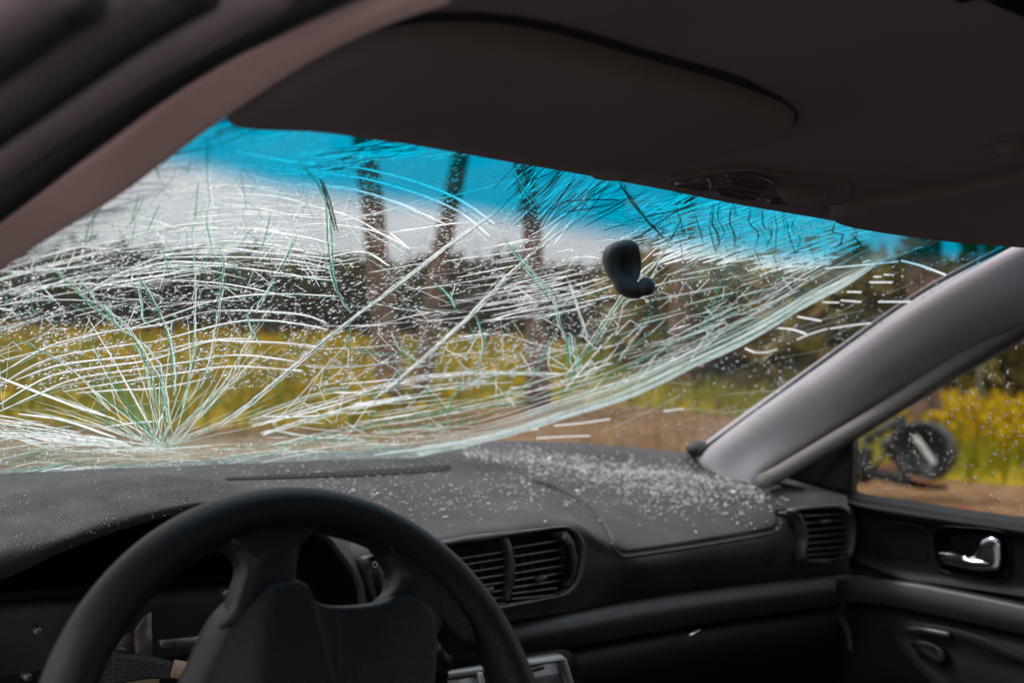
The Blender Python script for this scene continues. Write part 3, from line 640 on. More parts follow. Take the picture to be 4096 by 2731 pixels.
# --- windscreen: a laminated sheet, buckled inward along a diagonal fold
ND, NT = 150, 110
fold_px = [(1500,1830),(1750,1790),(2000,1738),(2250,1660),(2500,1580),(2800,1440),(3050,1320),(3250,1200),(3420,1110),(3560,1040)]
def ws_base(s, t):
    X = s * (0.70 - 0.17 * t); c = 1 - s * s
    Y = (1.285 + 0.225 * c) * (1 - t) + (0.70 + 0.10 * c) * t
    Z = CAM.z + (-0.155 - 0.004 * c) * (1 - t) + (0.147 + 0.014 * c) * t + 0.022 * math.sin(math.pi * min(max(t, 0), 1)) * 1.0
    return Vector((X, Y, Z))
bV = [ws_base(-1.04 + 2.06 * i / (ND - 1), -0.04 + 1.08 * j / (NT - 1)) for j in range(NT) for i in range(ND)]
base_b = bvh_of(bV, grid_faces(ND, NT))
fold3 = [hit(base_b, x, y)[0] for x, y in vspl(fold_px, 40)]
fold3 = [p for p in fold3 if p is not None]
def ws_inward(p):
    """signed inward push: the sheet left of the fold caves in, the corner right of it keeps its shape."""
    best = 9; sgn = 0
    for a, b in zip(fold3[:-1], fold3[1:]):
        ab = b - a; t = max(0, min(1, (p - a).dot(ab) / ab.length_squared)); q = a + ab * t; d = (p - q).length
        if d < best:
            best = d; n = Vector((0, -0.5, -0.87)); sgn = ab.cross(p - q).dot(n)
    d = best if sgn > 0 else -best          # positive on the caved side
    return d
def ws_disp(p):
    d = ws_inward(p)
    px, py = proj(p)
    a = 0.028 * smooth(-0.004, 0.05, d) * (1 - 0.75 * smooth(0.10, 0.45, d)) * smooth(3750, 3300, px)
    q = (Vector((px, py, 0)) - Vector((700, 1720, 0))); b = 0.02 * math.exp(-((q.x / 520) ** 2 + (q.y / 260) ** 2))
    n1 = noise.noise(p * 7) * 0.006 + noise.noise(p * 19) * 0.0022
    return a + b + n1 * smooth(-0.05, 0.06, d)
IN = Vector((0, -0.5, -0.866))
wV = [p + IN * ws_disp(p) for p in bV]; wF = grid_faces(ND, NT)
ws = obj('windscreen', wV, wF, M['glass'], car); ws['label'] = 'shattered laminated windscreen with blue sun band, caved in'
at = ws.data.attributes.new('glass', 'FLOAT_COLOR', 'POINT')
band = [(-200,560),(300,640),(620,655),(800,680),(1100,760),(1400,800),(1900,865),(2300,930),(2700,985),(3000,1035),(3300,1065),(3700,1070),(4200,1060)]
def interp(tab, x):
    for (x0, y0), (x1, y1) in zip(tab[:-1], tab[1:]):
        if x <= x1: return y0 + (y1 - y0) * (x - x0) / (x1 - x0)
    return tab[-1][1]
for i, p in enumerate(wV):
    px, py = proj(p); e = interp(band, px); tint = smooth(e + 55, e - 75, py)
    d = ws_inward(bV[i]); craze = 0.8 * smooth(-0.004, 0.006, d) * smooth(0.13, 0.02, d) * smooth(3700, 3300, px)
    craze = max(craze, 0.42 * smooth(1700, 1810, py) * smooth(2050, 1500, px), 0.7 * math.exp(-(((px - 660) / 170) ** 2 + ((py - 1800) / 50) ** 2)), 0.1 * smooth(1300, 900, px) * smooth(1250, 1000, py) * smooth(700, 850, py))
    craze = max(craze, 0.25 * smooth(2600, 2800, px) * smooth(3500, 3300, px) * smooth(760, 1000, py) * smooth(1200, 1060, py))
    at.data[i].color = (tint, max(craze, 0.03 * (1 - tint)), 0, 1)
ws_b = bvh_of(wV, wF)
# fracture lines: slim ridged ribbons lying on the outer face of the sheet
class Rib:
    def __init__(s): s.V = []; s.F = []
    def add(s, px, wd, lift=0.0012, n=None, jit=0.0, taper=True):
        L = sum(math.hypot(a[0] - b[0], a[1] - b[1]) for a, b in zip(px[:-1], px[1:]))
        n = n or max(2, min(40, int(L / 28)))
        P = vspl(px, n) if len(px) > 2 else [(px[0][0] + (px[1][0] - px[0][0]) * i / (n - 1), px[0][1] + (px[1][1] - px[0][1]) * i / (n - 1)) for i in range(n)]
        pts = []
        for x, y in P:
            l, nn = hit(ws_b, x + random.gauss(0, jit), y + random.gauss(0, jit))
            if l is None:
                if len(pts) > 1: s._put(pts, wd, taper)
                pts = []; continue
            pts.append((l - nn * lift, nn))
        if len(pts) > 1: s._put(pts, wd, taper)
    def _put(s, pts, wd, taper):
        k = len(s.V); n = len(pts)
        for i, (p, nn) in enumerate(pts):
            a = pts[max(i - 1, 0)][0]; b = pts[min(i + 1, n - 1)][0]; t = (b - a)
            if t.length < 1e-9: t = Vector((1, 0, 0))
            sd_ = t.normalized().cross(nn).normalized()
            d = (p - CAM).length; ww = wd / FPX * d / 2
            if taper: ww *= 0.35 + 0.65 * min(1, 4 * min(i, n - 1 - i) / max(n - 1, 1) + 0.15)
            s.V += [p - sd_ * ww, p - nn * ww * 0.8, p + sd_ * ww]
        for i in range(n - 1):
            o_ = k + i * 3
            s.F += [(o_, o_ + 1, o_ + 4, o_ + 3), (o_ + 1, o_ + 2, o_ + 5, o_ + 4)]
WH, PA, GR, DK = Rib(), Rib(), Rib(), Rib()
U = random.uniform; G = random.gauss
def c4(l): return [(x / 1.568, 900 + y / 1.568) for x, y in l]      # traced on an enlargement of the driver side
def broken(rib, px, wd, gaps=0.15, jit=0.5, smin=5, smax=22, **k):
    P = vspl(px, max(8, int(sum(math.hypot(a[0] - b[0], a[1] - b[1]) for a, b in zip(px[:-1], px[1:])) / 22)))
    i = 0
    while i < len(P) - 2:
        m = random.randint(smin, smax); seg = P[i:i + m + 1]
        if len(seg) > 2 and random.random() > gaps: rib.add(seg, wd * U(0.7, 1.25), jit=jit, n=len(seg), **k)
        elif len(seg) > 2: PA.add(seg, wd * 0.5, jit=jit, n=len(seg))
        i += m
arcs = [[(0,940),(300,770),(600,690),(780,660),(1000,630),(1250,560),(1400,545),(1600,545),(1900,570),(2050,620)],
 [(0,1010),(300,850),(700,770),(1000,730),(1300,650),(1500,610),(1700,605),(1900,630),(2060,660)],
 [(100,980),(400,880),(900,820),(1200,750),(1400,720),(1600,720)], [(0,1130),(300,960),(600,900),(950,850),(1300,740),(1500,735),(1800,745),(2000,770)],
 [(0,1175),(250,1060),(500,965),(900,905),(1200,860),(1400,825),(1600,825),(1850,860)], [(50,1150),(350,1030),(700,960),(950,935)],
 [(400,1050),(700,1000),(950,960),(1150,930),(1400,895),(1600,895),(1900,920)], [(480,1060),(750,1040),(980,1030),(1150,1000),(1300,965)],
 [(800,660),(1050,580),(1250,510),(1400,470),(1600,445),(1850,440),(2120,455)], [(500,450),(700,375),(1000,325),(1300,268),(1450,270),(1700,300),(2000,345),(2150,355)],
 [(1000,215),(1230,208),(1600,212),(1900,240),(2100,290)], [(900,200),(1230,180),(1500,172),(1900,200),(2150,230)], [(1000,170),(1300,122),(1450,108),(1700,130),(2000,190)],
 [(1050,50),(1400,28),(1600,35),(1900,80),(2100,130)], [(700,330),(1000,250),(1200,240),(1500,262)], [(600,390),(1000,212),(1400,150)],
 [(0,1250),(300,1290),(600,1340),(850,1370)], [(0,1305),(350,1330),(800,1385)], [(120,1190),(400,1230),(730,1340)], [(170,1170),(450,1230),(700,1290)],
 [(0,960),(200,1040),(500,1150),(720,1220)], [(0,530),(90,545)], [(0,300),(120,300),(300,290),(500,270),(700,235)], [(650,1275),(800,1250),(1000,1235)]]
for a in arcs: broken(WH, c4(a), 10.5, 0.06, 0.3, 18, 60)
for a in arcs: broken(GR, [(x + 2, y + 6) for x, y in c4(a)], 3, 0.5, 0.8, 4, 16)
rad = [[(1040,1250),(1010,1000),(930,860),(800,660),(600,480),(480,330)], [(1060,1240),(1000,900),(880,740),(760,660),(650,520)], [(1090,1080),(1080,800),(1030,620),(960,480),(870,330)],
 [(1150,1150),(1200,900),(1215,700),(1225,400),(1220,200),(1205,0)], [(1150,1130),(1290,950),(1350,700),(1390,400),(1400,200),(1330,60)], [(1150,1250),(1400,1000),(1570,700),(1700,520)],
 [(1200,1260),(1450,1000),(1650,800)], [(700,1170),(500,950),(300,820),(130,730)], [(1000,1200),(930,900),(840,760)], [(870,330),(905,600),(960,640)], [(780,660),(600,520),(450,370),(300,250)],
 [(1720,340),(1800,200),(1850,40)], [(1600,560),(1720,340)], [(1640,760),(1560,560),(1700,430)]]
for a in rad:
    for k in range(4):
        ox = G(0, 8); sh = [(x + ox + G(0, 3), y + G(0, 3)) for x, y in a]
        broken((GR, GR, PA, PA)[k], c4(sh), (4.5, 3, 4, 3)[k], 0.3, 2.4)
# fan of fine rays out of the impact point above the dash
for i in range(34):
    a = R(U(-176, -4)); L = U(60, 520) * (0.55 + 0.45 * abs(math.sin(a))); r0 = U(10, 120)
    x0, y0 = 660 + G(0, 45), 1795 + G(0, 14)
    px = [(x0 + math.cos(a) * r0, y0 + math.sin(a) * r0 * 0.8), (x0 + math.cos(a) * (r0 + L / 2) + G(0, 8), y0 + math.sin(a) * (r0 + L / 2) * 0.8), (x0 + math.cos(a + .06) * (r0 + L), y0 + math.sin(a + .06) * (r0 + L) * 0.8)]
    random.choice((GR, GR, PA)).add(px, U(1.5, 3.5), jit=1.2)
for i in range(64):                            # long hair-fine rays of the burst
    a = R(-90 + 84 * math.copysign(random.random() ** 0.8, random.random() - 0.5)); L = U(180, 760) * (0.5 + 0.5 * abs(math.sin(a)))
    x0, y0 = 650 + G(0, 22), 1792 + G(0, 8); bend = G(0, 0.10)
    P = [(x0 + math.cos(a + bend * q) * L * q, y0 + math.sin(a + bend * q) * L * q * 0.85) for q in (0.03, 0.25, 0.5, 0.75, 1.0)]
    random.choice((GR, PA, PA, WH)).add(P, U(1.6, 3.6), jit=1.0, n=12)
def band_lines(px, n, spread, kinds, wmin, wmax, gaps=0.3):
    for i in range(n):
        o_ = G(0, spread); q = [(x + o_ * U(.6, 1.2) + G(0, 2), y + o_ * U(.4, 1.0) + G(0, 2)) for x, y in px]
        broken(random.choice(kinds), q, U(wmin, wmax), gaps, 1.3)
band_lines([(880,1700),(1000,1620),(1200,1450),(1400,1290),(1640,1110),(1830,960),(2080,800),(2250,700),(2330,640)], 9, 7, (WH, WH, PA, GR, DK), 3, 7)
DK.add([(1000,1625),(1200,1455),(1400,1295),(1640,1118),(1830,970),(2000,850)], 6, jit=1)
band_lines([(1500,1600),(1700,1430),(1900,1250),(2050,1090),(2200,960),(2330,850),(2430,720)], 7, 6, (WH, PA, GR, DK), 3, 6)
band_lines([(2270,1520),(2400,1330),(2500,1190),(2620,1060),(2700,930),(2725,870)], 7, 5, (WH, GR, DK, PA), 3, 6)
band_lines([(2500,1180),(2580,1075),(2680,1040),(2790,1000),(3100,965)], 5, 5, (WH, WH, DK), 4, 8)
band_lines([(2480,690),(2500,760),(2545,830),(2600,900),(2665,965)], 9, 11, (DK, DK, PA, DK), 4, 8)
band_lines([(2040,860),(2150,840),(2350,850),(2480,880),(2600,905),(2670,930)], 6, 6, (DK, WH, PA), 3, 7)
band_lines([(2070,700),(2100,760),(2160,850),(2080,830)], 8, 16, (DK, DK, PA), 3, 6)
band_lines([(1200,650),(1300,800),(1320,1000),(1345,1150),(1400,1250)], 6, 9, (GR, PA, WH), 3, 7)
band_lines([(1280,720),(1300,770),(1340,930)], 4, 4, (DK,), 5, 9)
band_lines([(1400,1290),(1410,1350),(1390,1390),(1500,1420),(1650,1430)], 4, 5, (GR, DK), 3, 6)
band_lines([(1470,1210),(1600,1235),(1750,1248),(1890,1248)], 4, 3, (DK, WH, GR), 3, 6)
band_lines([(840,560),(830,700),(840,800),(830,900),(850,1000)], 5, 9, (DK, GR, PA), 3, 6)
for a in ([(2060,1010),(2200,1180),(2250,1320),(2330,1480)], [(2010,960),(2080,1050),(2190,1200)], [(1740,1140),(1800,1190),(1825,1240)], [(2270,1120),(2350,1350)], [(2160,1120),(2220,1180)], [(2290,1340),(2320,1500)], [(2270,1350),(2285,1470)], [(1900,1260),(1930,1380),(1890,1500),(1800,1600),(1790,1720)], [(2200,1360),(2140,1500),(2050,1580)], [(1570,1330),(1600,1400),(1640,1430)]):
    band_lines(a, 3, 5, (GR, GR, PA), 3, 7)
# big smooth arcs under the blue band
for a in ([(1290,655),(1500,690),(1700,745),(1850,810),(1980,900)], [(1300,700),(1480,725),(1700,790),(1850,860),(1960,950)], [(1200,740),(1400,760),(1600,820),(1780,900)], [(880,600),(1150,650),(1350,668)], [(1180,910),(1300,900),(1500,930),(1640,1000)], [(1000,840),(1200,825),(1400,870),(1560,960)], [(900,780),(1100,790),(1260,830)], [(1300,1040),(1450,1010),(1560,1070)]):
    broken(WH, a, 11, 0.08, 0.3, 14, 40); broken(PA, [(x, y + 26) for x, y in a], 4, 0.3)
for a in ([(1640,830),(1850,780),(2060,720)], [(1340,890),(1500,860),(1700,800)], [(1560,935),(1800,900),(1900,890)], [(1770,1050),(2000,1020),(2200,985)], [(1990,985),(2120,960)], [(2230,1010),(2290,1000)], [(1930,1180),(2100,1130),(2300,1080)], [(1890,1240),(2100,1190),(2400,1120)], [(1960,1285),(2150,1230)], [(1640,1000),(1560,935)], [(2280,1035),(2350,1030),(2400,1040)]):
    broken(WH, a, 10, 0.05)
def inside(poly, n):
    xs = [p[0] for p in poly]; ys = [p[1] for p in poly]; c = 0
    while c < n:
        x, y = U(min(xs), max(xs)), U(min(ys), max(ys))
        if inpoly(x, y, poly): c += 1; yield x, y
def strokes(poly, n, ang, da, lmin, lmax, wmin, wmax, kinds, curve=0.03, jit=0.25):
    for x, y in inside(poly, n):
        a = R(G(ang, da)); L = lmin * (lmax / lmin) ** random.random(); c = G(0, curve) * L
        dx, dy = math.cos(a), math.sin(a)
        random.choice(kinds).add([(x - dx * L / 2, y - dy * L / 2), (x - dy * c, y + dx * c), (x + dx * L / 2, y + dy * L / 2)], U(wmin, wmax), jit=jit)
flow_tab = [(-100,-0.46),(0,-0.42),(300,-0.28),(600,-0.17),(900,-0.10),(1100,0.0),(1280,0.13),(1400,0.10),(1500,-0.08),(2000,-0.17),(2600,-0.27),(3200,-0.27),(4100,-0.2)]
def streams(poly, n, lmin, lmax, wmin, wmax, kinds, da=0.06, mate=0.5):
    """fracture lines that follow the sheet's stress pattern: long, nearly parallel curves"""
    for x, y in inside(poly, n):
        L = lmin * (lmax / lmin) ** random.random(); k = max(3, int(L / 30)); off = G(0, da); dr = G(0, da * 0.004)
        P = [(x, y)]
        for q in range(k):
            m_ = interp(flow_tab, P[-1][0]) + off + dr * q * 30; P.append((P[-1][0] + 30, P[-1][1] + 30 * m_))
        P = [(px_ - L / 2, py_ - (P[k // 2][1] - y)) for px_, py_ in P]
        wd = wmin + (wmax - wmin) * random.random() ** 2
        random.choice(kinds).add(P, wd, jit=0.35, n=len(P))
        if random.random() < mate: random.choice((GR, GR, DK)).add([(a + 1, b + wd * 0.75) for a, b in P[1:-1]], wd * 0.4, jit=0.8, n=max(2, len(P) - 2))
from mathutils.geometry import delaunay_2d_cdt
def web(poly, n, sx, gap, wmin, wmax, kinds, keep=0.7):
    """connected net of angular glass pieces, drawn out along the stress lines"""
    P = []
    for x, y in inside(poly, n):
        if all(((x - a) / sx) ** 2 + (y - b) ** 2 > gap * gap for a, b in P): P.append((x, y))
    vs, es = delaunay_2d_cdt([Vector((x / sx, y - x * interp(flow_tab, x) * 0.5)) for x, y in P], [], [], 0, 1e-6)[:2]
    for a, b in es:
        if random.random() > keep: continue
        p, q = P[a], P[b]; L = math.hypot(p[0] - q[0], p[1] - q[1])
        if L > 5 * gap * sx: continue
        m_ = ((p[0] + q[0]) / 2 + G(0, L * 0.012), (p[1] + q[1]) / 2 + G(0, L * 0.012))
        random.choice(kinds).add([p, m_, q], 0.8 * wmin + (wmax * 0.75 - wmin) * random.random() ** 2, jit=0.5, taper=False)
upl = [(-20,1050),(250,900),(480,760),(640,650),(900,640),(1300,700),(1330,1000),(1250,1180),(700,1250),(-20,1500)]
streams(upl, 95, 120, 640, 3, 9, (WH, WH, PA)); streams([(-20,1050),(250,900),(480,760),(1000,760),(1250,900),(1000,1000),(-20,1300)], 60, 160, 640, 5, 11, (WH,))
web(upl, 900, 2.0, 36, 1.5, 5, (PA, GR, GR, WH)); strokes(upl, 60, -66, 20, 40, 170, 3, 7, (GR, GR, PA))
web([(-20,1250),(300,1180),(700,1180),(1350,1200),(1250,1450),(900,1640),(-20,1700)], 120, 1.6, 110, 1.2, 3, (PA, GR, PA), 0.6)
mid = [(1380,1330),(1700,1150),(2050,1120),(2450,1180),(2480,1300),(2300,1540),(1900,1700),(1300,1790),(1000,1780),(1200,1580)]
streams(mid, 70, 90, 460, 3, 10, (WH, WH, PA)); web(mid, 700, 2.2, 42, 1.5, 5.5, (PA, WH, GR, WH)); strokes(mid, 30, 62, 26, 40, 150, 2.5, 5, (GR, GR, PA))
web([(1250,700),(2000,850),(2400,1000),(2400,1180),(1900,1250),(1400,1200)], 90, 1.8, 90, 1.2, 4, (PA, GR, WH), 0.6)
streams([(1250,700),(2000,850),(2400,1000),(2400,1180),(1900,1250),(1400,1200)], 22, 90, 420, 3, 7, (WH, PA))
streams([(1900,1010),(2380,1090),(2420,1210),(2100,1260),(1900,1210)], 34, 90, 380, 4, 10, (WH,), 0.04)
strokes([(560,480),(1200,560),(1700,640),(1900,630),(1500,590),(1000,500)], 26, -15, 5, 120, 420, 5, 11, (WH, WH, PA)); broken(WH, [(600,640),(830,600),(1000,540),(1150,490)], 10, 0.0)
strokes([(1240,610),(1700,565),(1780,585),(1500,650),(1320,700)], 90, -10, 4, 80, 380, 6, 12, (WH, WH, WH, DK))
rb = [(2680,770),(3050,830),(3400,890),(3480,930),(3420,1010),(3100,1070),(2700,1020),(2640,960)]
strokes(rb, 240, -18, 4, 50, 260, 7, 17, (WH, WH, WH, PA)); strokes(rb, 70, 78, 14, 30, 120, 2.5, 6, (DK, PA)); strokes([(2380,720),(2700,780),(2720,980),(2480,960),(2300,830)], 45, -20, 10, 80, 320, 5, 11, (WH, WH, DK)); strokes([(2050,660),(2480,740),(2300,900),(2080,870)], 75, -42, 9, 70, 300, 4, 9, (WH, WH, DK, DK))
for x in (2850, 2880, 2930, 3010, 3060, 3095, 3170, 3260, 3340, 3420):
    band_lines([(x, 790 + (x - 2700) * 0.16), (x + G(0, 12), 870 + (x - 2700) * 0.1), (x + 20 + G(0, 12), 940), (x + G(10, 15), 1000)], 2, 6, (DK, DK), 3, 6)
rm = [(2500,1200),(2640,1070),(2900,1010),(3350,1030),(3300,1120),(3000,1290),(2700,1440),(2350,1620),(2250,1560)]
streams(rm, 60, 60, 320, 3, 9, (WH, WH, PA)); strokes(rm, 40, -46, 8, 80, 280, 2.5, 5, (PA, GR, PA)); web(rm, 500, 2.0, 36, 1.5, 5, (PA, WH, GR))
strokes([(3050,1030),(3330,1010),(3300,1070),(3050,1100)], 60, -12, 5, 40, 150, 5, 13, (WH,))
for i in range(70):                            # lines running along the fold
    o_ = -abs(G(0, 80)); q = [(x + o_ * 0.55, y + o_) for x, y in fold_px]
    P = vspl(q, 60); a = random.randint(0, 45); seg = P[a:a + random.randint(6, 26)]
    if len(seg) > 2: random.choice((WH, PA, PA, GR)).add(seg, 2 + 6 * random.random() ** 2, jit=0.6, n=len(seg))
broken(WH, [(x, y - 5) for x, y in fold_px], 5, 0.4); broken(PA, [(x, y - 9) for x, y in fold_px], 9, 0.2)
bt = [(-20,1690),(300,1720),(650,1800),(1100,1770),(1900,1680),(1900,1770),(1200,1830),(500,1880),(-20,1900)]
strokes(bt, 80, -5, 4, 120, 520, 2, 6, (WH, PA, PA, GR)); web(bt, 320, 3.0, 24, 1.2, 4, (GR, GR, PA, PA), 0.6)
strokes([(-20,1660),(560,1780),(560,1830),(-20,1760)], 50, 8, 4, 100, 420, 2.5, 7, (WH, PA))
for a in ([(0,1905),(150,1880),(270,1850)], [(1000,1700),(1300,1620),(1600,1530),(1900,1490),(2250,1500)], [(1000,1680),(1250,1590),(1400,1560)], [(1050,1740),(1400,1640),(1650,1590)], [(1100,1790),(1500,1700),(1800,1650),(2100,1610)]):
    band_lines(a, 5, 6, (WH, WH, PA, GR), 4, 10)
streams([(2500,1650),(3000,1380),(3400,1160),(3700,1080),(3500,1300),(3000,1680),(2700,1760)], 14, 120, 500, 1.2, 2.5, (PA,), 0.15, 0.0)
c6 = lambda l: [(2600 + x / 1.568, 900 + y / 1.568) for x, y in l]      # dashes on the still clear corner
for a in ([(930,580),(1080,607)], [(810,652),(900,660),(985,690)], [(920,725),(1000,690),(1115,655)], [(1130,655),(1260,635),(1390,620)], [(600,780),(690,810),(800,785)], [(1090,490),(1190,492)], [(1200,478),(1260,488),(1330,488)], [(1240,425),(1330,427)], [(1435,487),(1640,487)], [(1380,365),(1525,365)], [(1405,330),(1455,330)], [(1470,317),(1530,320)], [(90,1172),(210,1155)], [(1580,230),(1700,260),(1860,320)], [(1100,280),(1300,260),(1560,235)], [(1340,240),(1390,225)], [(1500,205),(1550,195)], [(-710,1340),(-560,1332),(-375,1325)], [(-600,1262),(-420,1245),(-250,1220)], [(-760,1290),(-700,1282)]):
    WH.add(c6(a), U(8, 12), taper=False)
# crumbled specks of fracture along the dense zones
for poly, n in ((bt, 450), (rm, 500), (upl, 500), (mid, 350), (rb, 250)):
    for x, y in inside(poly, n):
        a = U(0, 6.3); L = U(3, 12); random.choice((WH, WH, PA, GR)).add([(x, y), (x + math.cos(a) * L, y + math.sin(a) * L)], U(3, 8), n=2)
obj('white_fractures', WH.V, WH.F, M['crack'], ws, kind='stuff'); obj('pale_fractures', PA.V, PA.F, M['crack_thin'], ws, kind='stuff')
obj('green_fractures', GR.V, GR.F, M['crack_green'], ws, kind='stuff'); obj('dark_fractures', DK.V, DK.F, M['crack_dark'], ws, kind='stuff')
# raindrops on the outside of the screen
def drops(bvh, poly, n, smin, smax, el=2.0, ang=-25, side=1.0, kk=None):
    V = []; F = []
    for x, y in inside(poly, n):
        l, nn = hit(bvh, x, y)
        if l is None: continue
        if noise.noise(Vector((x * 0.006, y * 0.006, 2))) < -0.35 + 0.3 * random.random(): continue
        d = (l - CAM).length; s = smin * (smax / smin) ** (random.random() ** 1.6) / FPX * d / 2
        t = (RT * math.cos(R(ang + G(0, 14))) - UP * math.sin(R(ang + G(0, 14)))); t = (t - nn * t.dot(nn)).normalized(); b = nn.cross(t)
        e = el * U(0.55, 1.3); k = len(V); wob = [U(0.7, 1.25) for _ in range(7)]
        for h, r_ in ((0.0, 1.0), (0.4, 0.7)):
            for q in range(7):
                an = q * 2 * math.pi / 7
                V.append(l - nn * (0.0006 + h * s) + t * math.cos(an) * s * e * r_ * wob[q] + b * math.sin(an) * s * r_ * wob[q])
        V.append(l - nn * (0.0006 + 0.55 * s))
        for q in range(7):
            q2 = (q + 1) % 7; F.append((k + q, k + q2, k + 7 + q2, k + 7 + q)); F.append((k + 7 + q, k + 7 + q2, k + 14))
        F.append(tuple(k + q for q in range(6, -1, -1)))
    return V, F
a1 = drops(ws_b, [(560,480),(900,465),(2400,700),(2750,780),(2700,1050),(2500,1250),(2250,1450),(1900,1560),(1300,1560),(0,1560),(0,1100)], 18000, 3.2, 11, 2.0, -25)
a2 = drops(ws_b, [(2700,1000),(3500,1000),(4000,1000),(3600,1250),(3100,1600),(2750,1800),(2100,1750),(2500,1580),(3000,1330),(3400,1130)], 900, 4, 12, 1.3, 70)
obj('raindrops', *merge(a1, a2), M['water'], ws, kind='stuff')
# --- mirror stalk left on the glass
mm = empty('mirror_stalk', parent=car); mm['label'] = 'black mirror stalk with ball left hanging on the glass'
MN = -FW
mo = vspl([(2410,1030),(2425,990),(2465,966),(2510,958),(2548,975),(2562,1015),(2568,1060),(2560,1105),(2545,1130),(2552,1150),(2570,1165),(2568,1188),(2540,1195),(2500,1186),(2470,1165),(2450,1125),(2425,1085)], 60, True)
mc = hit(ws_b, 2490, 1040)[0] - FW * 0.045
o_ = [PP(x, y, mc, FW) for x, y in mo]
v, f = rings(o_, MN, [(0.75, -0.04), (0.95, -0.02), (1.0, -0.004), (0.97, 0.008), (0.86, 0.017), (0.66, 0.02), (0.4, 0.018), (0.15, 0.016)], PP(2490, 1060, mc, FW))
dish = PP(2515, 1065, mc, FW)
v = [p - MN * 0.018 * math.exp(-(((p - dish) - FW * (p - dish).dot(FW)).length / 0.013) ** 2) if (p - mc).dot(MN) > 0.005 else p for p in v]
obj('stalk', v, f, M['mirror_mount'], mm)
bc = PP(2584, 1146, mc - FW * 0.014, FW); br = 37 / FPX * (bc - CAM).length
v = []; 
for j in range(13):
    th = math.pi * j / 12
    for i in range(20): ph = 2 * math.pi * i / 20; v.append(bc + Vector((math.sin(th) * math.cos(ph), math.sin(th) * math.sin(ph), math.cos(th))) * br)
obj('ball', v, grid_faces(20, 13, 0, True), M['mirror_mount'], mm)
v, f = tube([PP(2530, 1160, mc, FW), PP(2560, 1156, mc - FW * 0.008, FW), bc], 0.0055, 10); obj('neck', v, f, M['mirror_mount'], mm)

# --- roof lining, header, visors
hd = [(700,430,0.70),(900,455,0.72),(1400,522,0.745),(1880,612,0.765),(2300,684,0.775),(2640,747,0.776),(2900,800,0.77),(3200,852,0.755),(3500,905,0.735),(3800,945,0.70),(4096,968,0.66),(4400,985,0.62)]
hr = [PY(x, y, Y * 0.965) for x, y, Y in hd]; hs = spline(hr, 60)
def roofline(dy, dz): return [Vector((p.x * (1 + 0.04 * (dy / 0.3)), p.y - dy, p.z + dz * (1 - 0.35 * (p.x / 0.55) ** 2))) for p in hs]
rr = [roofline(0.004, 0.012), hs, roofline(0.006, -0.004), roofline(0.03, -0.002), roofline(0.09, 0.022), roofline(0.18, 0.052), roofline(0.3, 0.08), roofline(0.45, 0.095), roofline(0.7, 0.105), roofline(1.2, 0.11), roofline(1.9, 0.06)]
RV, RF = loft(rr, 200, 150); roof_b = bvh_of(RV, RF)
vis = vspl([(870,425),(980,440),(1200,456),(1500,502),(1880,570),(2200,624),(2370,646),(2450,640),(2640,640),(2900,585),(3100,532),(3170,492),(3178,446),(3110,396),(2900,318),(2600,234),(2200,120),(1900,80),(1650,88),(1450,130),(1230,215),(1040,335)], 120, True)
RF2 = cut(RV, RF, [(x + (2050 - x) * 0.02, y + (420 - y) * 0.04) for x, y in vis])
vshade = [(x + (2 + 8 * smooth(3000, 3170, x)), y - 30 * smooth(430, 330, y) * smooth(1150, 1700, x) - 2) for x, y in vis]
sunr = vspl([(3770,-60),(3900,5),(4000,48),(4096,92),(4300,185),(4700,330),(4700,-500),(3700,-500)], 40, True)
RF2 = cut(RV, RF2, sunr)
liner = obj('roof_lining', RV, RF2, M['liner'], car); liner['label'] = 'dark brown grey fabric roof lining'
VV, VF = patch(roof_b, vis, (2050, 400), [(1.0, -0.02), (1.0, -0.003), (0.992, 0.005), (0.97, 0.0105), (0.93, 0.0135), (0.86, 0.015), (0.7, 0.016), (0.5, 0.016), (0.3, 0.016), (0.15, 0.016)])
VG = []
for q_, h_ in ((vis, 0.0015), (vshade, 0.0015)):
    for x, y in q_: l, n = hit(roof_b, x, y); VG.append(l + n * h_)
vz = obj('sun_visor', VV, VF, M['visor'], car); vz['label'] = 'driver sun visor folded up against the roof'
obj('visor_shade_strip', VG, grid_faces(120, 2, 0, True), M['void'], vz)  # flat black strip on the lining, paints the shadow line above the visor
vp = vspl([(3330,806),(3560,768),(3800,735),(4096,678),(4500,600),(4500,985),(4096,960),(3800,936),(3500,895),(3330,858)], 70, True)
VV, VF = patch(roof_b, vp, (3900, 830), [(1.0, -0.006), (1.0, 0.004), (0.985, 0.009), (0.95, 0.011), (0.8, 0.012), (0.5, 0.012), (0.2, 0.012)])
vq = obj('sun_visor', VV, VF, M['visor'], car); vq['label'] = 'passenger sun visor folded up at the roof edge'
# visor clips
for (x, y) in ((2440, 655), (3400, 815)):
    l, n = hit(roof_b, x, y); t = RT
    if l is None: continue
    v, f = rings([l + n * 0.006 + RT * math.cos(a) * 0.022 + n.cross(RT) * math.sin(a) * 0.008 for a in [i * math.pi / 8 for i in range(16)]], n, [(1, -0.01), (1, 0), (0.8, 0.007), (0.4, 0.009)]); obj('visor_clip', v, f, M['visor'], liner)
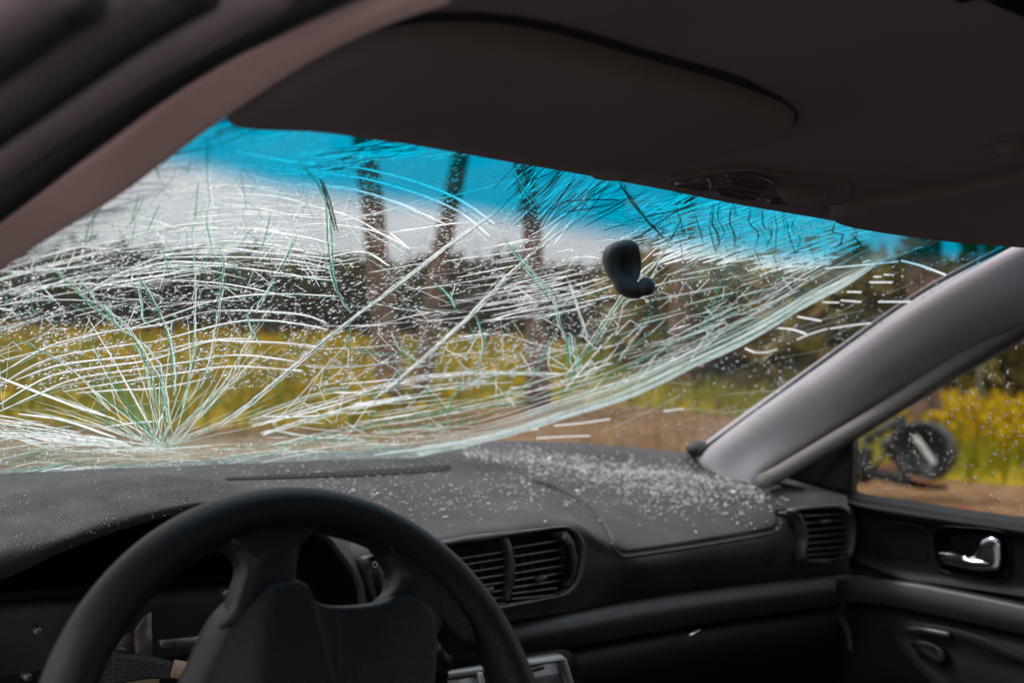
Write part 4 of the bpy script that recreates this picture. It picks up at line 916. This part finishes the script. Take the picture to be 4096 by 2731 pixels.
# dome light console
dc = empty('dome_light', parent=car); dc['label'] = 'broken reading light console at the top of the screen'
co = vspl([(2660,700),(2760,682),(2830,668),(2900,660),(2990,656),(3080,672),(3200,694),(3340,698),(3385,722),(3400,758),(3360,792),(3300,796),(3050,770),(2850,738),(2720,716)], 70, True)
VV, VF = patch(roof_b, co, (3040, 725), [(1.0, -0.004), (1.0, 0.004), (0.97, 0.007), (0.9, 0.006), (0.5, 0.006), (0.2, 0.006)]); obj('frame', VV, VF, M['visor'], dc)
for q, m_, nm in (([(2690,703),(2760,690),(2822,680),(2835,712),(2812,725),(2740,714)], 'foil', 'reflector'), ([(2855,728),(2990,742),(3030,762),(2960,760),(2870,742)], 'lens', 'lens'), ([(3060,770),(3180,768),(3260,780),(3200,784),(3100,780)], 'foil', 'reflector'),
                 ([(2890,672),(2990,664),(3060,682),(3090,706),(3040,722),(2940,712)], 'lens', 'lens')):
    q = vspl(q, 24, True); c = (sum(p[0] for p in q) / 24, sum(p[1] for p in q) / 24)
    VV, VF = patch(roof_b, q, c, [(1.0, 0.004), (1.0, 0.009), (0.9, 0.0105), (0.5, 0.008)]); obj(nm, VV, VF, M[m_], dc)
q = vspl([(3095,735),(3130,722),(3200,716),(3280,722),(3296,736),(3250,756),(3190,764),(3130,756)], 30, True)
VV, VF = patch(roof_b, q, (3195, 740), [(1.0, 0.004), (1.0, 0.01), (0.85, 0.017), (0.5, 0.021), (0.2, 0.022)]); obj('oval_lens', VV, VF, M['visor'], dc)
# grab handle lug at far right
l, n = hit(roof_b, 4060, 585)
if l is not None:
    v, f = rings([l + n * 0.003 + RT * math.cos(a) * 0.02 + n.cross(RT) * math.sin(a) * 0.012 for a in [i * math.pi / 8 for i in range(16)]], n, [(1, -0.01), (1, 0), (0.8, 0.006), (0.4, 0.008)]); obj('trim_plug', v, f, M['visor'], liner)
# sheet metal roof above
OV = [p + Vector((0, 0.0, 0.035)) for p in RV]; obj('roof_panel', OV, [q for q in RF if q[0] >= 200 * 12], M['roof_out'], car)

# --- roof pillars
pl = [rail(l) for l in (
 [(2780,1800,1.33),(3290,1430,1.10),(3680,1160,0.90),(4090,945,0.72),(4400,800,0.60)],
 [(2836,1788,1.27),(3301,1450,1.055),(3684,1182,0.875),(4088,972,0.70),(4400,830,0.58)],
 [(2880,1800,1.235),(3340,1480,1.03),(3720,1220,0.855),(4130,1010,0.685),(4430,880,0.57)],
 [(2960,1845,1.20),(3420,1550,1.005),(3800,1310,0.84),(4200,1110,0.675),(4500,990,0.56)],
 [(3040,1890,1.165),(3520,1590,0.985),(3880,1375,0.835),(4250,1185,0.68),(4550,1060,0.57)],
 [(3075,1900,1.165),(3560,1605,0.985),(3910,1392,0.84),(4280,1200,0.685),(4580,1080,0.575)])]
pl = [[r_[0] * 1.05 - r_[1] * 0.05 - Vector((0, 0, 0.03))] + r_ for r_ in pl]
PVs, PFs = loft(pl, 60, 30); pr = obj('windscreen_pillar', PVs, PFs, M['pillar'], car); pr['label'] = 'grey passenger side windscreen pillar trim'
pth = spline(rail([(2800,1812,1.285),(2832,1784,1.275),(3297,1444,1.06),(3680,1176,0.88),(4084,966,0.705),(4400,824,0.585)]), 60); v, f = tube(pth, 0.004, 6); obj('edge_seal', v, f, M['rubber'], pr)
pth = spline(rail([(3050,1925,1.13),(3128,1886,1.12),(3560,1628,0.965),(3830,1450,0.865),(4096,1285,0.765),(4400,1110,0.66)]), 50); v, f = tube(pth, 0.0125, 10); obj('door_seal', v, f, M['seal_light'], pr)
dl = [rail(l, 0.84) for l in (
 [(-700,1640,1.12),(0,1085,0.945),(450,800,0.84),(640,662,0.80),(900,470,0.735),(1200,270,0.66),(1500,120,0.60),(1800,10,0.53)],
 [(-700,1610,1.09),(0,1060,0.925),(450,775,0.825),(640,638,0.785),(900,440,0.72),(1200,225,0.645),(1500,70,0.58),(1800,-60,0.51)],
 [(-700,1530,1.04),(0,960,0.885),(450,655,0.785),(700,475,0.735),(912,330,0.69),(1200,160,0.63),(1500,10,0.57),(1800,-120,0.50)],
 [(-700,1460,1.02),(0,890,0.865),(450,580,0.765),(700,385,0.715),(912,255,0.675),(1200,90,0.615),(1500,-50,0.555),(1800,-180,0.49)],
 [(-700,1420,1.03),(0,850,0.87),(450,535,0.77),(700,335,0.72),(912,205,0.68),(1200,40,0.62),(1500,-95,0.56),(1800,-220,0.495)],
 [(-700,1400,1.07),(0,830,0.90),(450,515,0.80),(700,315,0.75),(912,185,0.71),(1200,20,0.65),(1500,-115,0.59),(1800,-240,0.52)])]
V, F = loft(dl, 50, 26); dp = obj('windscreen_pillar', V, F, M['pillar_lit'], car); dp['label'] = 'out of focus reddish grey driver side windscreen pillar'
def seal_run(pts, r_, m_, name, sq=1.0):
    v, f = tube(spline(rail(pts, 0.86), 40), r_ * 0.86, 12, sq=sq); return obj(name, v, f, m_, dp)
seal_run([(-500,1150,0.90),(0,770,0.83),(700,250,0.69),(1100,30,0.61),(1500,-160,0.53)], 0.016, M['rubber'], 'door_seal')
seal_run([(-500,990,0.82),(0,620,0.75),(500,285,0.66),(771,126,0.61),(1100,-60,0.55)], 0.0135, M['seal'], 'door_seal')
seal_run([(-500,800,0.74),(0,470,0.67),(500,120,0.58),(800,-60,0.53)], 0.014, M['rubber'], 'door_seal')
seal_run([(-500,640,0.66),(0,330,0.59),(400,40,0.52),(600,-90,0.48)], 0.011, M['seal'], 'door_seal')
seal_run([(-400,450,0.58),(0,170,0.52),(300,-40,0.47)], 0.016, M['rubber'], 'door_seal')
seal_run([(-300,250,0.50),(0,40,0.46),(200,-90,0.42)], 0.012, M['seal'], 'door_seal')
v, f = loft([rail(l) for l in ([(-600,1300,0.95),(0,830,0.92),(700,310,0.78),(1500,-110,0.62)], [(-600,600,0.76),(0,300,0.72),(400,60,0.64),(900,-200,0.55)], [(-600,-100,0.55),(0,-200,0.52),(400,-300,0.5),(900,-400,0.45)])], 30, 12)
obj('door_frame', v, f, M['rubber'], dp)

# --- passenger door
DX = 0.695
def dpt(x, y, h=0): return PX(x, y, DX) + Vector((-h, 0, 0))
sill = [(3330,1952),(3410,1992),(3590,2024),(3766,2052),(4096,2100),(4600,2175)]
d_r = []
for dy, h in ((-18, -0.03), (-8, -0.012), (0, 0.0), (22, 0.008), (48, 0.004), (70, -0.002), (150, -0.006), (250, -0.006), (285, 0.002), (300, -0.010), (330, -0.006)):
    d_r.append([dpt(x, y + dy * (0.85 if x < 3420 else 1.0), h) for x, y in sill])
st_t = [(3335,2300),(3365,2303),(3626,2322),(3813,2354),(4096,2412),(4600,2520)]; st_b = [(3360,2404),(3389,2406),(3533,2416),(3720,2454),(4096,2535),(4600,2650)]
DVd, DFd = loft(d_r, 130, 80)
door_b = bvh_of(DVd, DFd)
rec = vspl([(3738,2190),(3742,2130),(3775,2108),(3860,2110),(3976,2120),(4030,2145),(4042,2210),(4040,2290),(4000,2322),(3930,2312),(3800,2290),(3755,2262)], 60, True)
door = obj('door_panel', DVd, cut(DVd, DFd, [(x + (3890 - x) * 0.03, y + (2210 - y) * 0.03) for x, y in rec]), M['door'], car); door['label'] = 'black passenger door trim with chrome handle'
V = []
for s, h in ((1.05, -0.004), (1.04, 0.003), (1.0, 0.0035), (0.97, 0.0), (0.94, -0.03), (0.7, -0.034), (0.3, -0.034)):
    for x, y in rec:
        l, n = hit(door_b, 3890 + (x - 3890) * s, 2212 + (y - 2212) * s)
        V.append((l if l is not None else dpt(x, y)) + Vector((-h, 0, 0)))
F = grid_faces(60, 7, 0, True); F.append(tuple(6 * 60 + i for i in range(60))); obj('handle_recess', V, F, M['black'], door)
hp = vspl([(3755,2208),(3820,2220),(3885,2228),(3910,2205),(3928,2165),(3955,2147),(3985,2147),(4006,2165),(4011,2205),(4008,2260),(3990,2281),(3906,2280),(3836,2267),(3768,2247),(3756,2228)], 70, True)
hc = PX(3950, 2240, DX - 0.004)
v, f = rings([PX(x, y, DX - 0.002) for x, y in hp], Vector((-1, 0, 0.25)).normalized(), [(0.98, -0.014), (1.0, 0.0), (0.985, 0.003), (0.94, 0.005), (0.8, 0.0055), (0.5, 0.005)], hc); obj('handle', v, f, M['chrome'], door)
sg = vspl([(3498,2160),(3502,2100),(3525,2084),(3600,2088),(3680,2104),(3706,2135),(3710,2235),(3650,2236),(3560,2226),(3505,2215)], 50, True)
VV, VF = patch(door_b, sg, (3600, 2160), [(1.01, 0.0), (1.0, 0.0012), (0.99, 0.0012), (0.6, 0.0012), (0.2, 0.0012)]); obj('speaker_grille', VV, VF, M['black'], door)
rl = []
for t, h in ((0.0, -0.02), (0.0, 0.006), (0.1, 0.012), (0.5, 0.016), (0.9, 0.01), (1.0, 0.004), (1.0, -0.02)):
    rl.append([dpt(a[0] * (1 - t) + b[0] * t, a[1] * (1 - t) + b[1] * t, h) for a, b in zip(st_t, st_b)])
V, F = loft(rl, 60, 26); obj('decor_strip', V, F, M['silver'], door)
lo = [[dpt(x, y + d, h) for x, y in st_b] for d, h in ((-4, -0.012), (6, -0.008), (40, 0.0), (120, 0.01), (260, 0.02), (420, 0.01))]
V, F = loft(lo, 80, 40); low_b = bvh_of(V, F); obj('lower_trim', V, F, M['door'], door)
pod = vspl([(3572,2530),(3580,2508),(3626,2494),(3700,2500),(3836,2524),(3960,2560),(4096,2620),(4300,2720),(4200,2900),(3900,2860),(3766,2745),(3673,2655),(3600,2580)], 60, True)
VV, VF = patch(low_b, pod, (3850, 2650), [(1.01, 0.0), (1.0, 0.014), (0.985, 0.02), (0.95, 0.022), (0.7, 0.012), (0.4, 0.008), (0.1, 0.008)]); obj('armrest_pod', VV, VF, M['door'], door)
swp = [(3682,2592),(3720,2568),(3800,2600),(3815,2640),(3790,2662)]
VV, VF = patch(low_b, vspl(swp, 24, True), (3755, 2612), [(1.0, 0.012), (1.0, 0.024), (0.9, 0.026), (0.4, 0.024)]); obj('window_switch', VV, VF, M['black'], door)
pth = spline([dpt(3650, 2505, 0.018), dpt(3740, 2512, 0.022), dpt(3835, 2530, 0.022)], 12); v, f = tube(pth, 0.0045, 8); obj('pod_lip', v, f, M['slat'], door)
# mirror corner and window frame, glass
mc_ = [(3060,1960),(3150,1893),(3280,1812),(3402,1736),(3404,1800),(3398,1960),(3400,2010),(3340,1990),(3200,1980)]
v, f = inset_prism([PX(x, y, 0.705) for x, y in mc_], Vector((-1, 0, 0)), 0.02, 0.002); obj('mirror_corner', v, f, M['black'], door)
fr = [(3395,1745,0.725),(3600,1616,0.722),(3850,1466,0.718),(4096,1326,0.712),(4400,1150,0.70)]
pth = spline([PX(x, y, X) for x, y, X in fr], 40); v, f = tube(pth, 0.011, 8, sq=1.0); obj('window_frame', v, f, M['rubber'], door)
gw = [PX(3390, 1700, 0.715), PX(4500, 1000, 0.69), PX(4500, 2260, 0.735), PX(3390, 2030, 0.735)]
n_ = 30; V = [gw[0].lerp(gw[1], i / n_).lerp(gw[3].lerp(gw[2], i / n_), j / n_) for j in range(n_ + 1) for i in range(n_ + 1)]
wg = obj('side_window', V, grid_faces(n_ + 1, n_ + 1), M['window'], car); wg['label'] = 'rain wet passenger door window'
sw_b = bvh_of(V, grid_faces(n_ + 1, n_ + 1))
obj('raindrops', *drops(sw_b, [(3400,1745),(4100,1330),(4100,2080),(3600,2020),(3400,1980)], 700, 3, 9, 1.6, 80), M['water'], wg, kind='stuff')
# --- unseen floor, firewall and seats, plus walls added over the rear windows to block light
def slab(px, name, m_): return obj(name, px, [tuple(range(len(px)))], m_, car, smooth=False)
slab([Vector((-0.75, 1.35, 0.25)), Vector((0.78, 1.35, 0.25)), Vector((0.78, -1.6, 0.25)), Vector((-0.75, -1.6, 0.25))], 'floor_pan', M['rubber'])
slab([Vector((-0.8, 1.42, 0.2)), Vector((0.8, 1.42, 0.2)), Vector((0.8, 1.42, 0.945)), Vector((-0.8, 1.42, 0.945))], 'firewall', M['rubber'])
slab([Vector((0.76, 1.42, 0.2)), Vector((0.76, -1.6, 0.2)), Vector((0.62, -1.6, 1.3)), Vector((0.62, -0.3, 1.34)), Vector((0.76, -0.25, 0.92)), Vector((0.76, 0.6, 0.92)), Vector((0.76, 1.05, 0.9)), Vector((0.76, 1.42, 0.9))], 'door_skin_and_block', M['roof_out'])  # door skin in front; rear part raised over the window to block fill light

slab([Vector((-0.78, -0.3, 0.2)), Vector((-0.78, -1.6, 0.2)), Vector((-0.6, -1.6, 1.3)), Vector((-0.6, -0.3, 1.34))], 'rear_door_block', M['roof_out'])  # added wall, covers the rear side window to block light
slab([Vector((-0.78, -1.6, 0.2)), Vector((0.78, -1.6, 0.2)), Vector((0.72, -1.6, 1.25)), Vector((-0.72, -1.6, 1.25))], 'rear_light_block', M['rubber'])  # added wall, closes the rear window to block light
slab([Vector((-0.74, -0.3, 0.25)), Vector((-0.74, -0.42, 0.25)), Vector((-0.62, -0.42, 1.34)), Vector((-0.62, -0.3, 1.34))], 'door_post', M['rubber'])
slab([Vector((0.74, -0.3, 0.25)), Vector((0.74, -0.42, 0.25)), Vector((0.62, -0.42, 1.34)), Vector((0.62, -0.3, 1.34))], 'door_post', M['rubber'])
for sx in (-0.36, 0.36):
    rls = []
    for y_, z_ in ((0.28, 0.40), (0.30, 0.52), (0.1, 0.56), (-0.16, 0.52), (-0.22, 0.62), (-0.30, 0.9), (-0.36, 1.1), (-0.42, 1.12), (-0.44, 0.9), (-0.36, 0.45)):
        w_ = 0.25 if z_ < 1.05 else 0.2
        rls.append([Vector((sx + w_ * q, y_ - 0.03 * (1 - q * q), z_ + 0.03 * q * q)) for q in (-1, -0.5, 0, 0.5, 1)])
    v, f = loft(rls, 12, 40); obj('front_seat', v, f, M['rubber'], car)
# ------------------------------------------------------------------ loose glass on the dashboard
V = []; F = []
def crumb(V, F, l, n, s):
    k = len(V); t = n.orthogonal().normalized(); t.rotate(Matrix.Rotation(U(0, 6.3), 3, n)); b = n.cross(t)
    m = 5; st_ = 0.8 + 1.6 * random.random() ** 2
    for h, q in ((0, 1.0), (U(0.5, 1.1), U(0.6, 0.95))):
        for i in range(m):
            a = i * 2 * math.pi / m + U(-.3, .3); V.append(l + n * (h * s + 0.0002) + t * math.cos(a) * s * q * U(.8, 1.3) * st_ + b * math.sin(a) * s * q * U(.5, 1.0))
    F.extend(grid_faces(m, 2, k, True)); F.append(tuple(k + m + i for i in range(m)))
spots = []
ridge = [(1850,1808),(2100,1830),(2400,1862),(2700,1895),(2900,1925),(3020,1960)]
for i in range(1500):
    x = U(1850, 3060); yb = interp(ridge, x); spots.append((x, yb + G(0, 16 + (x - 1850) * 0.012), 1.5 + 6 * random.random() ** 3))
for i in range(1300):
    x = G(2600, 260); spots.append((x, interp(ridge, x) + abs(G(0, 80)) + 10, 2.5 + 5.5 * random.random() ** 2))
for i in range(4500):
    x = U(1850, 3080); spots.append((x, interp(ridge, x) + G(6, 26) * (0.6 + 0.8 * abs(noise.noise(Vector((x * 0.01, 0, 0))))), U(0.8, 2.0)))
for i in range(500): spots.append((U(1000, 2200), G(1975, 45), U(2.2, 6)))
for i in range(250): spots.append((U(150, 1800), interp([(150,1900),(1000,1850),(1800,1815)], U(150, 1800)) + G(0, 16), U(2, 5)))
for x, y, s in spots:
    if not (0 < x < 3150): continue
    l, n = hit(dash_b, x, y)
    if l is None: continue
    crumb(V, F, l + n * (0.005 if inpoly(x, y, air) else 0.0), n, s * 0.85 / FPX * (l - CAM).length)
cr = obj('glass_crumbs', V, F, M['crumb'], smooth=False, kind='stuff'); cr['label'] = 'white glass crumbs spread over the dashboard'
V = []; F = []
for i in range(420):
    x, y = U(-10, 1000), U(1900, 2200); l, n = hit(hood_b, x, y)
    if l is not None: crumb(V, F, l, n, U(0.8, 2.2) / FPX * (l - CAM).length)
obj('glass_dust', V, F, M['crumb'], smooth=False, kind='stuff')['label'] = 'fine glass dust on the instrument hood'
for x, y, s, lab in ((1770,2040,9,'bright glass shard on the dashboard, second closest to the steering wheel'), (1642,2042,8,'round glass shard just above the steering wheel rim'), (1780,2068,8,'pointed glass shard nearest the top edge of the centre vent'), (2628,2021,7,'brightest glass shard in the middle of the airbag cover'), (2965,1943,10,'flat glass shard at the far right of the crumb trail'), (2628,1955,10,'flat glass shard on the upper part of the airbag cover'), (2180,2086,8,'glass sliver above the right half of the centre vent'), (1414,1965,9,'flat greenish glass shard beside the top of the wheel rim'), (2035,2040,8,'flat glass shard left of the airbag cover seam')):
    l, n = hit(dash_b, x, y)
    if inpoly(x, y, air): l = l + n * 0.005
    V = []; F = []; crumb(V, F, l, n, s / FPX * (l - CAM).length)
    o_ = obj('glass_shard', [p - l for p in V], F, M['crumb'], smooth=False); o_.location = l; tag(o_, lab, 'glass shard', 'larger glass shards on the dashboard')

# ------------------------------------------------------------------ wrecked part and scraps outside the passenger window
M['grime'] = mat('oily_black', (0.009, 0.009, 0.010), 0.45, bump=0.5, bscale=40, var=0.5, vscale=25)
M['white_bar'] = mat('white_bar', (0.75, 0.78, 0.74), 0.6, var=0.1, vscale=20)
M['rust'] = mat('rust', (0.3, 0.12, 0.06), 0.9, var=0.3, vscale=20)
D0 = 10.2
wc = PD(3600, 1950, D0); wc.z = ground_z(wc.x, wc.y)
wk = empty('wrecked_axle', wc); tag(wk, 'black torn off axle and drum with white bar lying outside the passenger window', 'car part')
def W(x, y, dd=0.0): return PD(x, y, D0 + dd) - wc
ax = (-ray(3670, 1810) * 0.9 - RT * 0.35).normalized(); s1 = ax.cross(Vector((0, 0, 1))).normalized(); s2 = s1.cross(ax)
dcn = W(3690, 1805)
def ring_prof(prof, seg=36):
    V = []
    for r_, h in prof:
        for i in range(seg): a = 2 * math.pi * i / seg; V.append(dcn + s1 * math.cos(a) * r_ + s2 * math.sin(a) * r_ + ax * h)
    return V, grid_faces(seg, len(prof), 0, True)
obj('drum', *ring_prof([(0.05, -0.2), (0.2, -0.2), (0.235, -0.15), (0.245, -0.05), (0.245, 0.04), (0.235, 0.06), (0.215, 0.06), (0.21, 0.03), (0.2, 0.03), (0.195, 0.045), (0.185, 0.045), (0.18, -0.03), (0.02, -0.03)]), M['grime'], wk)
v, f = bar(dcn + s1 * 0.10 + s2 * 0.16 + ax * 0.03, dcn - s1 * 0.09 - s2 * 0.14 + ax * 0.03, 0.05, 0.03, ax)
a_, b_ = W(3660, 1745, -0.08), W(3740, 1855, -0.08); v, f = bar(a_, b_, 0.042, 0.03, ax); o_ = obj('white_bar', v, f, M['white_bar'], wk, smooth=False); md = o_.modifiers.new('b', 'BEVEL'); md.width = 0.012; md.segments = 3
for q, r_, m_ in (([(3470,1765),(3530,1720),(3600,1680)], 0.03, 'grime'), ([(3600,1665),(3605,1720)], 0.05, 'grime'), ([(3455,1800),(3450,1870),(3455,1920)], 0.075, 'grime'), ([(3455,1790),(3466,1730),(3474,1680)], 0.018, 'grime'), ([(3500,1870),(3545,1800),(3580,1720)], 0.014, 'grime'), ([(3440,1885),(3520,1895),(3600,1915),(3700,1930)], 0.05, 'grime'), ([(3545,1760),(3600,1830),(3640,1900)], 0.07, 'grime'), ([(3530,1650),(3545,1680),(3548,1712)], 0.012, 'grime'), ([(3580,1925),(3680,1945),(3790,1950)], 0.02, 'grime')):
    v, f = tube(spline([W(x, y, U(-.05, .1)) for x, y in q], 12), r_, 8); obj('arm', v, f, M[m_], wk)
for k in range(4): v, f = tube([W(3453, 1800 + k * 28) + Vector((math.cos(a) * 0.09, math.sin(a) * 0.09, 0)) for a in [i * math.pi / 8 for i in range(16)]], 0.012, 6, True); obj('coil', v, f, M['grime'], wk)
v, f = tube(spline([W(3640, 1905, -.2), W(3700, 1925, -.25), W(3770, 1938, -.2)], 10), 0.012, 6); obj('rusty_rod', v, f, M['rust'], wk)
v, f = bar(W(3525, 1862, -.15), W(3585, 1868, -.15), 0.05, 0.04, ax); obj('rusty_lug', v, f, M['rust'], wk, smooth=False)
rc = PD(3868, 2000, 8.8); rc.z = ground_z(rc.x, rc.y) + 0.03
V = []
for j in range(9):
    th = math.pi * j / 8
    for i in range(14):
        ph = 2 * math.pi * i / 14; d = Vector((math.sin(th) * math.cos(ph), math.sin(th) * math.sin(ph), math.cos(th)))
        V.append(Vector((d.x * 0.045, d.y * 0.05, d.z * 0.07 + 0.03)) * (1 + 0.5 * noise.noise(d * 2.5)))
M['red'] = mat('red_plastic', (0.42, 0.05, 0.035), 0.5, var=0.3, vscale=30)
rg = obj('red_scrap', V, grid_faces(14, 9, 0, True), M['red'], smooth=False); rg.location = rc; tag(rg, 'small crumpled red scrap lying on the brown ground', 'scrap')
pz = PD(3915, 1700, 19); gzz = ground_z(pz.x, pz.y); v, f = tube([Vector((0, 0, 0)), Vector((0, 0, 3.0)), Vector((0, 0, 5.5))], 0.04, 8)
M['pole'] = mat('galvanised', (0.3, 0.33, 0.36), 0.5, metal=0.3)
pb = obj('post', v, f, M['pole']); pb.location = (pz.x, pz.y, gzz - 0.1); tag(pb, 'thin grey post in the field behind the passenger window', 'post')
